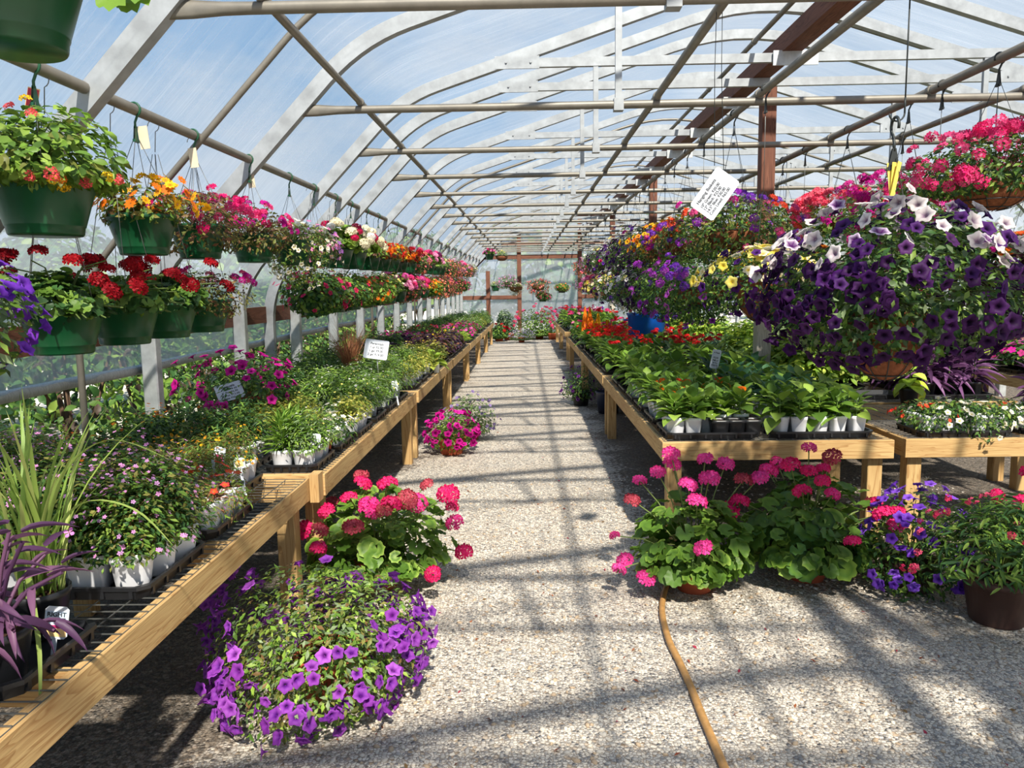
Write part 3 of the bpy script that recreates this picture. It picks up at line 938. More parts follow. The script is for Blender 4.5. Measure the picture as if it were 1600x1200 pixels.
# ------------------------------------------------------------------ pots and hangers
def hang_pot(r, h, mat, n=30):
    rb = r * 0.68
    prof = [(0.0, -h), (rb * 0.96, -h), (rb, -h + 0.006), (rb * 1.03, -h + 0.03), (rb * 1.055, -h + 0.032), (rb * 1.06, -h + 0.036), (r * 0.965, -0.022), (r * 1.0, -0.02), (r * 1.02, -0.012), (r * 1.02, 0.0), (r * 0.97, 0.001), (r * 0.95, -0.03), (r * 0.92, -0.03)]
    mb = MB().lathe(prof, n)
    mb.mi = 1
    mb.disc(r * 0.93, -0.03, n)
    return mb.mesh('hanging_pot', [mat, M_SOIL])
def coco_pot(r, h, n=30):
    mb = MB()
    prof = [(0.0, -h)] + [(r * math.sin(a), -h * math.cos(a) ** 0.8) for a in np.linspace(0.12, PI / 2 - 0.02, 11)] + [(r * 0.93, 0.005), (r * 0.9, -0.02)]
    mb.lathe(prof, n)
    mb.mi = 1
    mb.disc(r * 0.92, -0.02, n)
    mb.mi = 2
    for k in range(10):
        a = 2 * PI * k / 10
        mb.tube([((r + .004) * math.sin(t) * math.cos(a), (r + .004) * math.sin(t) * math.sin(a), -(h + .004) * math.cos(t) ** 0.8) for t in np.linspace(0.15, PI / 2, 9)], 0.0022, 5)
    for t in (0.5, 0.95, PI / 2 - 0.01):
        rr, z = (r + .004) * math.sin(t), -(h + .004) * math.cos(t) ** 0.8
        mb.tube([(rr * math.cos(a), rr * math.sin(a), z) for a in np.linspace(0, 2 * PI, 31)], 0.0028, 5)
    return mb.mesh('coco_basket', [M_COCO, M_SOIL, M_DWIRE])
POT_G, POT_B = hang_pot(.15, .175, M_GPOT), hang_pot(.14, .16, M_BPOT)
POT_GB = hang_pot(.18, .205, M_GPOT)
POT_T, POT_C, POT_CC = hang_pot(.15, .17, M_TERRA), coco_pot(.19, .15), coco_pot(.155, .27)
_wires = {}
def wires(r, drop, hook_gap, mat, n=4):
    """Hanger wires from the rim up to the hook's foot, drop metres above the rim."""
    key = (r, round(drop, 2), mat.name, n)
    if key not in _wires:
        mb = MB()
        top = drop - hook_gap
        for k in range(n):
            a = 2 * PI * (k + 0.5) / n
            mb.tube([(r * math.cos(a), r * math.sin(a), -0.005), (r * 0.45 * math.cos(a), r * 0.45 * math.sin(a), top * 0.6), (0.012 * math.cos(a), 0.012 * math.sin(a), top)], 0.0016, 5)
        _wires[key] = mb.mesh('hanger_wires', mat)
    return _wires[key]
def hook_mesh(mat, gap=0.13, pr=0.03):
    mb = MB()
    for dx in (-1, 1):
        mb.add([(dx * 0.004, -0.018, -gap), (dx * 0.004, 0.018, -gap), (dx * 0.004, 0.006, -gap + 0.06), (dx * 0.004, -0.006, -gap + 0.06)], [(0, 1, 2, 3) if dx > 0 else (3, 2, 1, 0)])
    mb.box(-0.006, 0.006, -0.02, 0.02, -gap - 0.012, -gap)
    pts = [(0, 0, -gap + 0.05), (0, 0, -0.055)] + [(pr * 0.9 * math.sin(t) * 1.0, 0, pr * math.cos(t) - pr * 0 - 0.0) for t in np.linspace(PI * 0.85, -PI * 0.62, 12)]
    mb.tube(pts, 0.0052, 6)
    return mb.mesh('plastic_hook', mat)
HOOK_W = MB().tube([(0, 0, -.12)] + [(.027 * math.sin(t_), 0, .027 * math.cos(t_)) for t_ in np.linspace(PI * .9, -PI * .5, 12)], .002, 5).mesh('wire_hook', M_WIRE)
HOOK_G, HOOK_B = hook_mesh(M_GHOOK), hook_mesh(M_DWIRE)
ROD = {}
def rod(length):
    k = round(length, 2)
    if k not in ROD:
        ROD[k] = MB().tube([(0, 0, 0), (0, 0, k)], 0.0022, 5).mesh('wire', M_WIRE)
    return ROD[k]

def hanging(label, kname, x, y, z, hang_z, pot='green', seed=1, rotz=0.0, scale=1.0, group=None, hook='g', cat='hanging basket', small=False, hx=None):
    """A hanging basket, its origin at the pot's rim (x, y, z); hang_z: centre height of the pipe that carries it."""
    words, lm, fm = get_kind(kname, seed)
    t = thing('hanging_basket', label, cat, (x, y, z), rotz, group)
    pm, r = {'green': (POT_G, .15), 'black': (POT_B, .14), 'greenbig': (POT_GB, .18), 'terra': (POT_T, .15), 'coco': (POT_C, .19), 'cone': (POT_CC, .155)}[pot]
    part('pot', pm, t)
    part('foliage', lm, t, (0, 0, 0.0), scale=scale)
    if fm:
        part('blossoms', fm, t, (0, 0, 0.0), scale=scale, kind='stuff')
    d = hang_z - z
    if d > 0.9:
        part('hanger', wires(r, 0.62, 0.1, M_DWIRE if hook == 'b' else M_WIRE, 3 if hook == 'b' else 4), t)
        part('wire_extension', rod(d - 0.5), t, (0, 0, 0.52))
    else:
        part('hanger', wires(r, d, 0.13, M_DWIRE if hook == 'b' else M_WIRE), t)
    part('hook', {'g': HOOK_G, 'b': HOOK_B, 'w': HOOK_W}[hook], t, (0, 0, d), (0, 0, PI / 2 * 0 - rotz))
    return t
# ------------------------------------------------------------------ the camera, and pixel -> place in the room
FPX, U0, V0, ROLL = 1180.0, 826.0, 457.0, math.radians(0.85)
_p = math.atan((600 - V0) / FPX)
_y = math.atan((U0 - 800) / FPX * math.cos(_p))
CF = Vector((-math.sin(_y) * math.cos(_p), math.cos(_y) * math.cos(_p), -math.sin(_p)))
_r = Vector((math.cos(_y), math.sin(_y), 0))
_u = _r.cross(CF)
CR, CU = _r * math.cos(ROLL) - _u * math.sin(ROLL), _u * math.cos(ROLL) + _r * math.sin(ROLL)
EYE = Vector((0, 0, 1.6))
def ray(u, v):
    d = CR * ((u - 800) / FPX) + CU * ((600 - v) / FPX) + CF
    return d / d.y
def at_y(u, v, y):
    return EYE + ray(u, v) * y
def at_z(u, v, z):
    d = ray(u, v)
    return EYE + d * ((z - 1.6) / d.z)
def at_x(u, v, x):
    d = ray(u, v)
    return EYE + d * (x / d.x)
cam = bpy.data.cameras.new('camera')
cam.sensor_width = 36.0
cam.sensor_fit = 'HORIZONTAL'
cam.lens = FPX / 1600 * 36
cam.clip_end = 300
cam.clip_start = 0.05
co = bpy.data.objects.new('camera', cam)
co.matrix_world = Matrix(((CR.x, CU.x, -CF.x, 0), (CR.y, CU.y, -CF.y, 0), (CR.z, CU.z, -CF.z, 1.6), (0, 0, 0, 1)))
COL.objects.link(co)
scene.camera = co

# ------------------------------------------------------------------ benches
BZ = 0.67
def bench(x0, x1, y0, y1, label, legs=True, group='slatted wood and wire benches', xlegs=(0.06, 0.06)):
    t = thing('bench', label, 'bench', ((x0 + x1) / 2, (y0 + y1) / 2, 0), group=group)
    w, l = (x1 - x0) / 2, (y1 - y0) / 2
    th, h = 0.04, 0.115
    for s in (-1, 1):
        a, b = sorted((s * w, s * (w - th)))
        part('side_board', MB().box(a, b, -l + th, l - th, BZ - h, BZ, 0.003).mesh('side_board', MATS['bench_wood_Y']), t)
    for s in (-1, 1):
        a, b = sorted((s * l, s * (l - th)))
        part('end_board', MB().box(-w, w, a, b, BZ - h, BZ + 0.001, 0.003).mesh('end_board', MATS['bench_wood_X']), t)
    n = int(2 * l / 0.9)
    for k in range(1, n):
        y = -l + 2 * l * k / n
        part('cross_joist', MB().box(-w + th, w - th, y - 0.02, y + 0.02, BZ - 0.09, BZ - 0.004).mesh('cross_joist', MATS['bench_wood_X']), t)
    mb = MB()
    y = -l + 0.03
    while y < l:
        mb.box(-w + 0.01, w - 0.01, y - 0.0016, y + 0.0016, BZ + 0.001, BZ + 0.0042)
        y += 0.05
    x = -w + 0.02
    while x < w:
        mb.box(x - 0.0016, x + 0.0016, -l + 0.01, l - 0.01, BZ - 0.002, BZ + 0.0012)
        x += 0.1
    part('wire_mesh', mb.mesh('wire_mesh', M_WIRE), t, label='wire mesh bench top')
    for sx in (-1, 1):
        for sy in (-1, 1):
            cx, cy = sx * (w - 0.085), sy * (l - 0.1)
            part('leg', MB().box(cx - 0.045, cx + 0.045, cy - 0.045, cy + 0.045, -0.03, BZ - 0.02, 0.004).mesh('leg', MATS['bench_wood_Z']), t)
    return t
LB = [(-2.36, -1.13, 0.8, 3.76), (-2.36, -1.07, 3.84, 7.12), (-2.36, -1.06, 7.2, 10.5), (-2.36, -1.06, 10.58, 13.85), (-2.36, -1.06, 13.93, 17.2), (-2.36, -1.06, 17.28, 20.5), (-2.36, -1.06, 20.58, 23.6)]
for k, b in enumerate(LB):
    bench(*b, 'wooden plant bench with wire top in the left row, %s from the camera' % ORD[k])
RB = [(0.82, 2.23, 4.58, 8.25), (0.82, 2.23, 8.33, 12.0), (0.82, 2.23, 12.08, 15.7), (0.86, 2.23, 17.6, 21.4), (0.86, 2.23, 21.5, 24.4)]
for k, b in enumerate(RB):
    bench(*b, 'wooden plant bench with wire top right of the aisle, %s from the camera' % ORD[k])
MBN = [(2.31, 3.94, 4.6, 6.0), (2.4, 3.94, 6.1, 9.7), (2.4, 3.94, 9.8, 13.4), (2.4, 3.94, 13.5, 17.1), (2.4, 3.94, 17.2, 20.8)]
for k, b in enumerate(MBN):
    bench(*b, 'wooden plant bench in the second row to the right, %s from the camera' % ORD[k])
FB = [(5.0, 6.5, 5.0, 8.6), (5.0, 6.5, 8.7, 12.3), (5.0, 6.5, 12.4, 16.0)]
for k, b in enumerate(FB):
    bench(*b, 'wooden plant bench by the right side wall, %s from the camera' % ORD[k])
# little block that joins the first two boards on the aisle side
thing('wood_block', 'weathered offcut block nailed where the first two left benches meet', 'wood block', (-1.11, 3.8, 0.62), me=MB().box(-0.018, 0.03, -0.05, 0.05, -0.075, 0.07, 0.004).mesh('block', MATS['bench_wood_Z']))

# ------------------------------------------------------------------ hanging baskets: upper left rail
RX, RZ = RAIL[0], RAIL[1]
upper = [('lantana', 2.75, 1.0), ('gazania', 3.45, 1.0), ('verbena', 4.05, 1.0), ('verbena', 4.85, 1.0), ('calib_white', 5.65, 1.0), ('lav_pink', 6.3, .95), ('ger_mix', 7.0, 1.1), ('ger_mix', 7.6, 1.0), ('begonia_red', 8.35, 1.0), ('begonia_red', 9.0, 1.0), ('calib_yellow', 9.65, 1.0),
         ('begonia_red', 10.3, 1.0), ('ger_red', 11.1, 1.0), ('calib_rose', 11.7, 1.0), ('ger_pink', 12.5, 1.1), ('ger_pink', 13.3, 1.0), ('cream', 14.3, 1.05), ('cream', 15.1, 1.0), ('calib_rose', 15.9, 1.1), ('lav_pink', 16.8, 1.1), ('calib_rose', 17.8, 1.1), ('lav_pink', 18.8, 1.0), ('ger_pink', 19.9, 1.0), ('calib_rose', 21.0, 1.0), ('lav_pink', 22.2, 1.0), ('cream', 23.4, 1.0)]
rnd = random.Random(12)
tags = []
for k, (kn, y, sc) in enumerate(upper):
    z = (2.065 if k == 0 else 1.99) + zr(y)
    w = KINDS[kn][0]
    t = hanging('green pot of %s, %s from front in upper left row' % (w, ORD[k]), kn, RX, y, z, RZ + zr(y), 'greenbig' if k == 0 else 'green', 1 + k % 2, rnd.uniform(0, 6.2), sc, 'pots on the upper left rail')
    if k < 4:
        tags.append(t)
mb = MB().box(-0.022, 0.022, -0.001, 0.001, -0.06, 0.04)
mb.mi = 1
mb.box(-0.02, 0.02, -0.0018, 0.0018, -0.025, 0.036)
TAGR = mb.mesh('price_tag', [M_CREAM, M_RED])
TAGW = MB().box(-0.022, 0.022, -0.001, 0.001, -0.05, 0.05).mesh('price_tag', plain('buff_card', (222, 206, 178), rough=0.7, var=0.08))
for k, t in enumerate(tags):
    if k == 0:
        part('plant_tag', TAGR, t, (0.03, -0.02, RZ + zr(t.location.y) - t.location.z - 0.11), (0, 0.25, -t.rotation_euler.z), label='red and yellow tag on the hook')
    else:
        part('plant_tag', TAGW, t, (-0.025 if k == 1 else 0.02, 0.02, RZ + zr(t.location.y) - t.location.z - 0.12), (0, -0.1, -t.rotation_euler.z), label='buff paper tag on the hook')
# the pot cut by the top left corner hangs from the thin purlin
p = at_y(26, 40, 1.8)
hanging('green hanging pot close to the camera, cut by the top left corner', 'cream', p.x, p.y, 2.345, TIE_Z + 0.045 + zr(1.8), 'green', 5, 0.4, 0.7, None)
# a broad leaf hanging down from above, right of that pot
a = Acc()
rl = np.random.default_rng(77)
lp = at_y(207, -16, 1.7)
for k in range(5):
    al = np.array([rl.normal(0, .5), rl.normal(0, .5), -0.7])
    R = frame(np.array([[rl.normal(0, .4), -1, .5]]), al[None])
    a.add(LEAF_GER, R, np.array([[rl.normal(0, .022), rl.normal(0, .03), rl.uniform(0, .05)]]), np.array([.07]), pick(rl, G_LIGHT, 1))
a.stalk([(0, 0, 0.0), (-.06, .04, .16), (-.1, .05, .45)], .003, lin((120, 150, 60)))
thing('geranium_spray', 'drooping geranium leaves at the top edge, right of the corner pot', 'plant', tuple(lp), me=a.mesh('leaves'))

# lower left row
lower = [('pet_violet', 2.22, 1.0, 0), ('ger_red', 2.83, 1, 0), ('ger_red', 3.27, 1, 0), ('ger_red', 3.66, 1, 0), ('mag_small', 4.08, 1, 0), ('impatiens', 6.25, 1.0, 0), ('impatiens', 6.85, 1.0, 0), ('impatiens_or', 7.5, 1, 0), ('impatiens_or', 8.15, 1, 0), ('impatiens_or', 8.8, 1, 0), ('cream', 9.5, 1, 0), ('ger_pink', 10.2, 1.05, 0), ('calib_rose', 10.9, 1, 0),
         ('ger_pink', 11.7, 1, 0), ('calib_yellow', 12.6, 1, 0), ('impatiens_or', 13.5, 1, 0), ('calib_rose', 14.5, 1.1, 0), ('calib_rose', 15.6, 1.1, 0), ('mag_small', 16.8, 1.1, 0), ('calib_rose', 18.0, 1.1, 0), ('impatiens', 19.3, 1, 0), ('lav_pink', 20.7, 1, 0)]
for k, (kn, y, sc, _) in enumerate(lower):
    z = (1.6 if k < 5 else 1.59) + zr(y)
    w = KINDS[kn][0]
    if kn == 'ger_red':
        w = ['deep red geraniums with tall bloom', 'deep red geraniums', 'deep red geraniums above steel post'][k - 1]
    hanging('green pot of %s, %s from front in lower left row' % (w, ORD[k]), kn, RX - 0.02, y, z, RZ + zr(y) - 0.03, 'green', 3 + k % 2, rnd.uniform(0, 6.2), sc, 'pots in the lower left row', hook='w')

# right side, purlin r2 (upper and lower) and r3
def right_row(rows, x, zb, hz, tier, rowname):
    for k, (kn, y, pot, sc, dz) in enumerate(rows):
        w = KINDS[kn][0]
        pw = {'greenbig': 'large green hanging pot', 'coco': 'coco basket', 'cone': 'deep basket', 'black': 'black hanging pot', 'terra': 'terracotta hanging pot', 'green': 'green pot'}[pot]
        hanging('%s of %s, %s from front %s' % (pw, w, ORD[k], rowname), kn, x, y, zb + dz + zr(y), hz + zr(y), pot, 1 + k % 2, rnd.uniform(0, 6.2), sc, 'baskets ' + rowname, hook='b')
HZ = TIE_Z + 0.045
right_row([('big_verbena', 5.45, 'coco', 1.0, 0), ('big_orange', 7.0, 'coco', 1.0, 0.0), ('big_orange', 8.1, 'coco', 1.0, 0.04), ('big_dark', 9.2, 'coco', 1.05, 0), ('big_dark', 10.3, 'coco', 1.0, 0), ('big_white', 11.5, 'coco', 1.0, 0), ('big_dark', 12.8, 'coco', 1, 0), ('big_white', 14.1, 'coco', 1, 0), ('lav_pink', 15.6, 'terra', 1.2, 0), ('lav_pink', 17.3, 'terra', 1.1, 0), ('calib_rose', 19.2, 'terra', 1.1, 0)], PUR_X['r2'], 2.0, HZ, 'u', 'in upper right row')
right_row([('big_yellow', 4.75, 'cone', .85, 0.12), ('big_violet', 6.35, 'coco', 1.0, 0.04), ('big_violet', 7.6, 'coco', .95, 0.0), ('big_dark', 8.8, 'coco', 1.0, 0), ('big_white', 9.9, 'coco', 1.0, 0), ('big_white', 11.1, 'coco', 1.0, 0), ('big_yellow', 12.6, 'coco', 1, 0), ('calib_rose', 14.2, 'coco', 1.2, 0), ('ger_pink', 16.0, 'terra', 1.2, 0), ('lav_pink', 18.0, 'terra', 1.2, 0)], PUR_X['r2'], 1.55, HZ, 'l', 'in lower right row')
right_row([('big_fuchsia', 4.2, 'coco', 1.0, 0.02), ('big_magenta', 5.15, 'coco', .95, -.12), ('big_coral', 6.1, 'coco', 1.0, -.02), ('big_verbena', 7.6, 'coco', 1.0, -.05), ('big_orange', 9.0, 'coco', 1, -.05), ('big_coral', 13.0, 'coco', 1, -.05)], PUR_X['r3'], 2.14, HZ, 'u', 'on third right pipe')
right_row([('big_lime', 4.75, 'green', .8, 0), ('big_orange_dark', 7.0, 'coco', 1.0, -.1)], PUR_X['r3'], 1.84, HZ, 'l', 'low on third pipe')
right_row([('big_orange_dark', 4.75, 'coco', .95, 0), ('big_lime', 6.4, 'coco', 1.0, 0)], PUR_X['r4'], 1.72, HZ, 'u', 'on the rightmost pipe')
# two more baskets on the right pipes near the camera, outside the frame: their shade falls on the gravel
right_row([('big_verbena', 1.35, 'coco', 1.05, 0), ('big_coral', 0.55, 'coco', 1.0, 0)], PUR_X['r3'] - 0.1, 2.0, HZ, 'u', 'near the camera on the right')

# far end, hung from the ties
far = [(765, 397, 23.9, 'ger_pink', 'green', .8, 'small green pot of pink geraniums under the end wall rafter'), (784, 400, 23.9, 'cream', 'coco', .9, 'round coco pot of green leaves under the end wall rafter'), (774, 446, 23.9, 'cream', 'green', .7, 'small green pot hung low beside the left door post of the end wall'),
       (793, 440, 22.5, 'lav_pink', 'green', 1.15, 'pot of lilac pink flowers by the left door post of the end wall'), (806, 448, 22.5, 'calib_white', 'coco', .8, 'pot of white flowers by the left door post of the end wall'), (841, 446, 22.5, 'calib_rose', 'coco', 1.25, 'wide basket of rose flowers hung mid aisle before the end wall'), (848, 462, 22.5, 'impatiens', 'green', .8, 'small green pot of red flowers below the wide mid aisle basket'), (878, 449, 22.5, 'impatiens_or', 'black', .8, 'black hanging pot of orange flowers near the right door post of the end wall')]
for k, (u, v, y, kn, pot, sc, lab) in enumerate(far):
    q = at_y(u, v, y)
    hanging(lab, kn, q.x, q.y, q.z, TIE_Z + zr(y), pot, 1, 1.0 * k, sc, 'pots hung before the end wall', hook='b')
# ------------------------------------------------------------------ pots, trays and small plants
def tray_mesh(lx, ly, h=0.042):
    mb = MB()
    t = 0.012
    x, y = lx / 2, ly / 2
    def ring(a0, b0, z0, a1, b1, z1):
        c = 0.03
        def loop(a, b, z):
            return [(-a + c, -b, z), (a - c, -b, z), (a, -b + c, z), (a, b - c, z), (a - c, b, z), (-a + c, b, z), (-a, b - c, z), (-a, -b + c, z)]
        V = loop(a0, b0, z0) + loop(a1, b1, z1)
        mb.add(V, [(i, (i + 1) % 8, 8 + (i + 1) % 8, 8 + i) for i in range(8)])
        return loop(a1, b1, z1)
    ring(x - t, y - t, 0, x - 0.004, y - 0.004, h - 0.012)
    ring(x - 0.004, y - 0.004, h - 0.012, x, y, h - 0.012)
    ring(x, y, h - 0.012, x, y, h)
    ring(x, y, h, x - t, y - t, h)
    ring(x - t, y - t, h, x - 2 * t, y - 2 * t, 0.004)
    c = 0.03
    a, b = x - t, y - t
    for z, rev in ((0.0, True), (0.004, False)):
        L = [(-a + c, -b, z), (a - c, -b, z), (a, -b + c, z), (a, b - c, z), (a - c, b, z), (-a + c, b, z), (-a, b - c, z), (-a, -b + c, z)]
        mb.add(L, [tuple(range(7, -1, -1)) if rev else tuple(range(8))])
    # stiffening ribs on the outer wall
    n = max(4, int(lx / 0.11))
    for k in range(n + 1):
        xx = -x + 0.05 + (lx - 0.1) * k / n
        for s in (-1, 1):
            mb.box(xx - 0.006, xx + 0.006, s * (y - 0.006) - 0.005, s * (y - 0.006) + 0.005, 0.006, h - 0.012)
    n = max(3, int(ly / 0.11))
    for k in range(n + 1):
        yy = -y + 0.05 + (ly - 0.1) * k / n
        for s in (-1, 1):
            mb.box(s * (x - 0.006) - 0.005, s * (x - 0.006) + 0.005, yy - 0.006, yy + 0.006, 0.006, h - 0.012)
    return mb.mesh('nursery_tray', M_BPOT)
_trays = {}
def get_tray(lx, ly):
    k = (round(lx, 2), round(ly, 2))
    if k not in _trays:
        _trays[k] = tray_mesh(*k)
    return _trays[k]
def small_pot(r, h, mat, sq, n=24, taper=0.74):
    mb = MB().lathe([(0.0, 0.0), (r * taper * .96, 0.0), (r * taper, 0.006), (r * 0.95, h - 0.022), (r * 1.0, h - 0.018), (r * 1.0, h), (r * 0.95, h), (r * 0.9, h - 0.015)], n, sq=sq)
    mb.mi = 1
    mb.disc(r * 0.91, h - 0.015, n, sq=sq)
    return mb.mesh('small_pot', [mat, M_SOIL])
PW = small_pot(.065, .125, M_WHITE, 5.0)
PWS = small_pot(.05, .125, M_WHITE, 5.0)
PWR = small_pot(.062, .11, M_WHITE, 0.0)
PBK = small_pot(.06, .11, M_BPOT, 5.0)
PGR = small_pot(.08, .13, M_BPOT, 0.0)
PTS = small_pot(.05, .09, M_TERRA, 0.0)
def big_pot(r, h, mat, lip=0.035, taper=0.72):
    mb = MB().lathe([(0.0, 0.0), (r * taper * .97, 0.0), (r * taper, 0.008), (r * 0.93, h - lip), (r * 1.0, h - lip), (r * 1.0, h), (r * 0.92, h), (r * 0.9, h - 0.03)], 36)
    mb.mi = 1
    mb.disc(r * 0.905, h - 0.03, 36)
    return mb.mesh('flower_pot', [mat, M_SOIL])

class Plant:
    """An upright plant of leaves around a stem."""
    def __init__(self, seed):
        self.r = np.random.default_rng(seed)
        self.leaf, self.flow = Acc(), Acc()
    def rosette(self, n, size, pal, h, proto=LEAF_BROAD, el=(0.1, 1.0), spread=0.02, stem=True, v=0.14, throat=None):
        r = self.r
        i = np.arange(n)
        a = i * 2.39996 + r.normal(0, 0.2, n)
        f = (i + 0.5) / n
        e = el[0] + (el[1] - el[0]) * f + r.normal(0, 0.12, n)
        out = np.stack([np.cos(a), np.sin(a), np.zeros(n)], -1)
        up = np.array([0, 0, 1.0])
        al = out * np.cos(e)[:, None] + up * np.sin(e)[:, None]
        nm = up * np.cos(e)[:, None] - out * np.sin(e)[:, None] + r.normal(0, .12, (n, 3))
        P = out * spread + up * (h * f)[:, None]
        S = size * (1.05 - 0.35 * f) * r.uniform(.85, 1.1, n)
        self.leaf.add(proto, frame(nm, al), P, S, pick(r, pal, n, v), throat)
        if stem:
            self.leaf.stalk([(0, 0, -.02), (0, 0, h)], .004, lin((110, 140, 70)))
        return self
    def tops(self, n, proto, size, pal, h, spread, throat=None, face=1.0):
        r = self.r
        P = np.stack([r.normal(0, spread, n), r.normal(0, spread, n), h + r.normal(0, .018, n)], -1)
        R = frame(np.stack([P[:, 0] * 3, P[:, 1] * 3, np.full(n, face)], -1) + r.normal(0, .2, (n, 3)), r.normal(0, 1, (n, 3)))
        self.flow.add(proto, R, P, size * r.uniform(.8, 1.15, n), pick(r, pal, n, .12), None if throat is None else lin(throat))
        return self
def plume(seed):
    """Feathery celosia plume: spiky strap florets around a spike."""
    p = Plant(seed)
    p.rosette(14, .085, G_MID + G_LIGHT, .07)
    r = p.r
    for k in range(3):
        c = np.array([r.normal(0, .03), r.normal(0, .03), .1])
        col = [(246, 190, 40), (250, 140, 30), (210, 30, 40)][seed % 3]
        n = 90
        f = r.uniform(0, 1, n)
        a = r.uniform(0, 2 * PI, n)
        rad = .028 * (1 - f * .85)
        P = c + np.stack([np.cos(a) * rad, np.sin(a) * rad, f * .13], -1)
        al = np.stack([np.cos(a) * .5, np.sin(a) * .5, np.ones(n)], -1)
        p.flow.add(LEAF_LANCE, frame(np.stack([np.cos(a), np.sin(a), np.zeros(n)], -1), al), P, np.full(n, .035), pick(r, [col], n, .15))
    return p
TK = {}
def tkind(name, words, build, seeds=3):
    TK[name] = (words, build, seeds, {})
def get_tk(name, seed):
    words, build, seeds, cache = TK[name]
    seed = seed % seeds
    if seed not in cache:
        m = build(seed + 1)
        cache[seed] = (m.leaf.mesh(name + '_leaves', M_LEAF), m.flow.mesh(name + '_blossoms', M_PETAL))
    return (words,) + cache[seed]
def up_mound(s, rx, h, **k):
    return Mound(s, rx, h, .03, **k)
tkind('cuphea', 'lilac-flowered bush', lambda s: up_mound(s, .125, .29, amp=.3).stems(14, (120, 100, 60)).leaves(1500, LEAF_SMALL, .024, G_MID + G_DARK + G_OLIVE[:3], .25, .8).flowers(80, FL5, .0065, [LIL, (226, 150, 210)], None, zlo=0, fj=.1))
tkind('portulaca', 'trailing moss rose with red blooms', lambda s: Mound(s, .13, .1, .1, .35).stems(24, (170, 110, 84)).leaves(320, LEAF_LANCE, .032, G_OLIVE + G_LIGHT, .3, .6).flowers(4, FL5F, .022, [(226, 24, 40), RED, (236, 40, 70)], (240, 120, 40), zlo=.3, f=1.15, face=.8), 4)
tkind('marigold', 'fine-leaved plant with small yellow flowers', lambda s: up_mound(s, .11, .15, amp=.3).leaves(420, LEAF_LANCE, .028, G_MID + G_OLIVE, .2, .8).flowers(14, FL8, .008, [YEL, (236, 160, 40)], (190, 120, 20), zlo=.2, f=1.08))
tkind('darkyellow', 'dark-leaved plant with few golden flowers', lambda s: up_mound(s, .12, .17, amp=.3).leaves(420, LEAF_SMALL, .034, G_DARK + G_MID, .2, .7).flowers(6, FL8, .011, [(250, 180, 40), ORA], (180, 100, 20), zlo=.2, f=1.08))
tkind('feather', 'feathery bright green plant', lambda s: Plant(s).rosette(60, .1, G_MID + G_LIGHT, .16, LEAF_LANCE, (.1, 1.3)).rosette(40, .07, G_LIGHT, .18, LEAF_LANCE, (.2, 1.2)))
tkind('yellowgreen', 'yellow-green fine-leaved plant', lambda s: up_mound(s, .12, .15, amp=.35).leaves(420, LEAF_SMALL, .03, [(160, 164, 62), (140, 150, 58), (176, 170, 80), (112, 132, 54)], .25, .8).flowers(8, FL5, .008, [PYEL], None, zlo=.2))
tkind('fineg', 'soft green bushy plant', lambda s: up_mound(s, .13, .2, amp=.35).leaves(480, LEAF_LANCE, .04, G_MID + G_LIGHT + G_GREY, .25, .9).flowers(12, FL5, .007, [PYEL, WHI], None, zlo=.2))
tkind('darkg', 'dark green bushy plant', lambda s: up_mound(s, .14, .24, amp=.35).leaves(520, LEAF_LANCE, .045, G_DARK + G_MID, .25, .9))
tkind('purpleleaf', 'dark purple leafy plant', lambda s: up_mound(s, .14, .16, amp=.3).leaves(300, LEAF_OVAL, .055, G_PURP, .25, .7))
tkind('bronze', 'bronze and purple leafy plant', lambda s: up_mound(s, .14, .18, amp=.3).leaves(320, LEAF_OVAL, .05, G_PURP + G_RUST, .25, .7).flowers(4, FL5, .012, [YEL], None, zlo=.3))
tkind('chartreuse', 'chartreuse leafy plant', lambda s: Plant(s).rosette(16, .1, G_LIME, .07, LEAF_BROAD, (-.1, .8)))
tkind('pinkmix', 'plant with purple pink flowers', lambda s: up_mound(s, .14, .16, amp=.3).leaves(300, LEAF_SMALL, .045, G_DARK + G_MID, .25, .7).flowers(26, FL5F, .02, [MAG, (200, 50, 130), (226, 100, 170)], None, zlo=.2))
tkind('redmix', 'plant with red flowers', lambda s: up_mound(s, .14, .16, amp=.3).leaves(300, LEAF_SMALL, .045, G_DARK + G_MID, .25, .7).flowers(14, FL5F, .022, [RED, HOT], None, zlo=.2))
tkind('grassg', 'light green grassy plant', lambda s: Plant(s).rosette(70, .16, G_LIGHT + G_LIME, .02, LEAF_LANCE, (.5, 1.45), stem=False))
tkind('broad', 'broad light green leafy plant', lambda s: Plant(s).rosette(18, .12, G_LIGHT + G_MID, .13, LEAF_BROAD, (0, 1.2)))
tkind('broadred', 'broad light green leafy plant with orange red bloom', lambda s: Plant(s).rosette(18, .12, G_LIGHT + G_MID, .13, LEAF_BROAD, (0, 1.2)).tops(1, HEAD_VER, .03, [(250, 80, 40), ORA], .17, .01))
tkind('bigleaf', 'big-leaved green plant', lambda s: Plant(s).rosette(15, .12, G_MID + G_LIGHT, .14, LEAF_BROAD, (-.3, 1.1)))
tkind('darkleaf', 'dark green leafy plant', lambda s: Plant(s).rosette(17, .12, G_MID + G_BLUE, .13, LEAF_BROAD, (-.2, 1.1)))
tkind('midleaf', 'mid green leafy plant', lambda s: Plant(s).rosette(18, .11, G_MID + G_LIGHT[:2], .13, LEAF_BROAD, (-.2, 1.1)))
tkind('redtop', 'leafy plant topped with red flowers', lambda s: Plant(s).rosette(17, .11, G_MID + G_LIGHT[:2], .12, LEAF_BROAD, (-.1, 1.1)).tops(3, HEAD_VER, .023, [(236, 36, 40), RED], .2, .035))
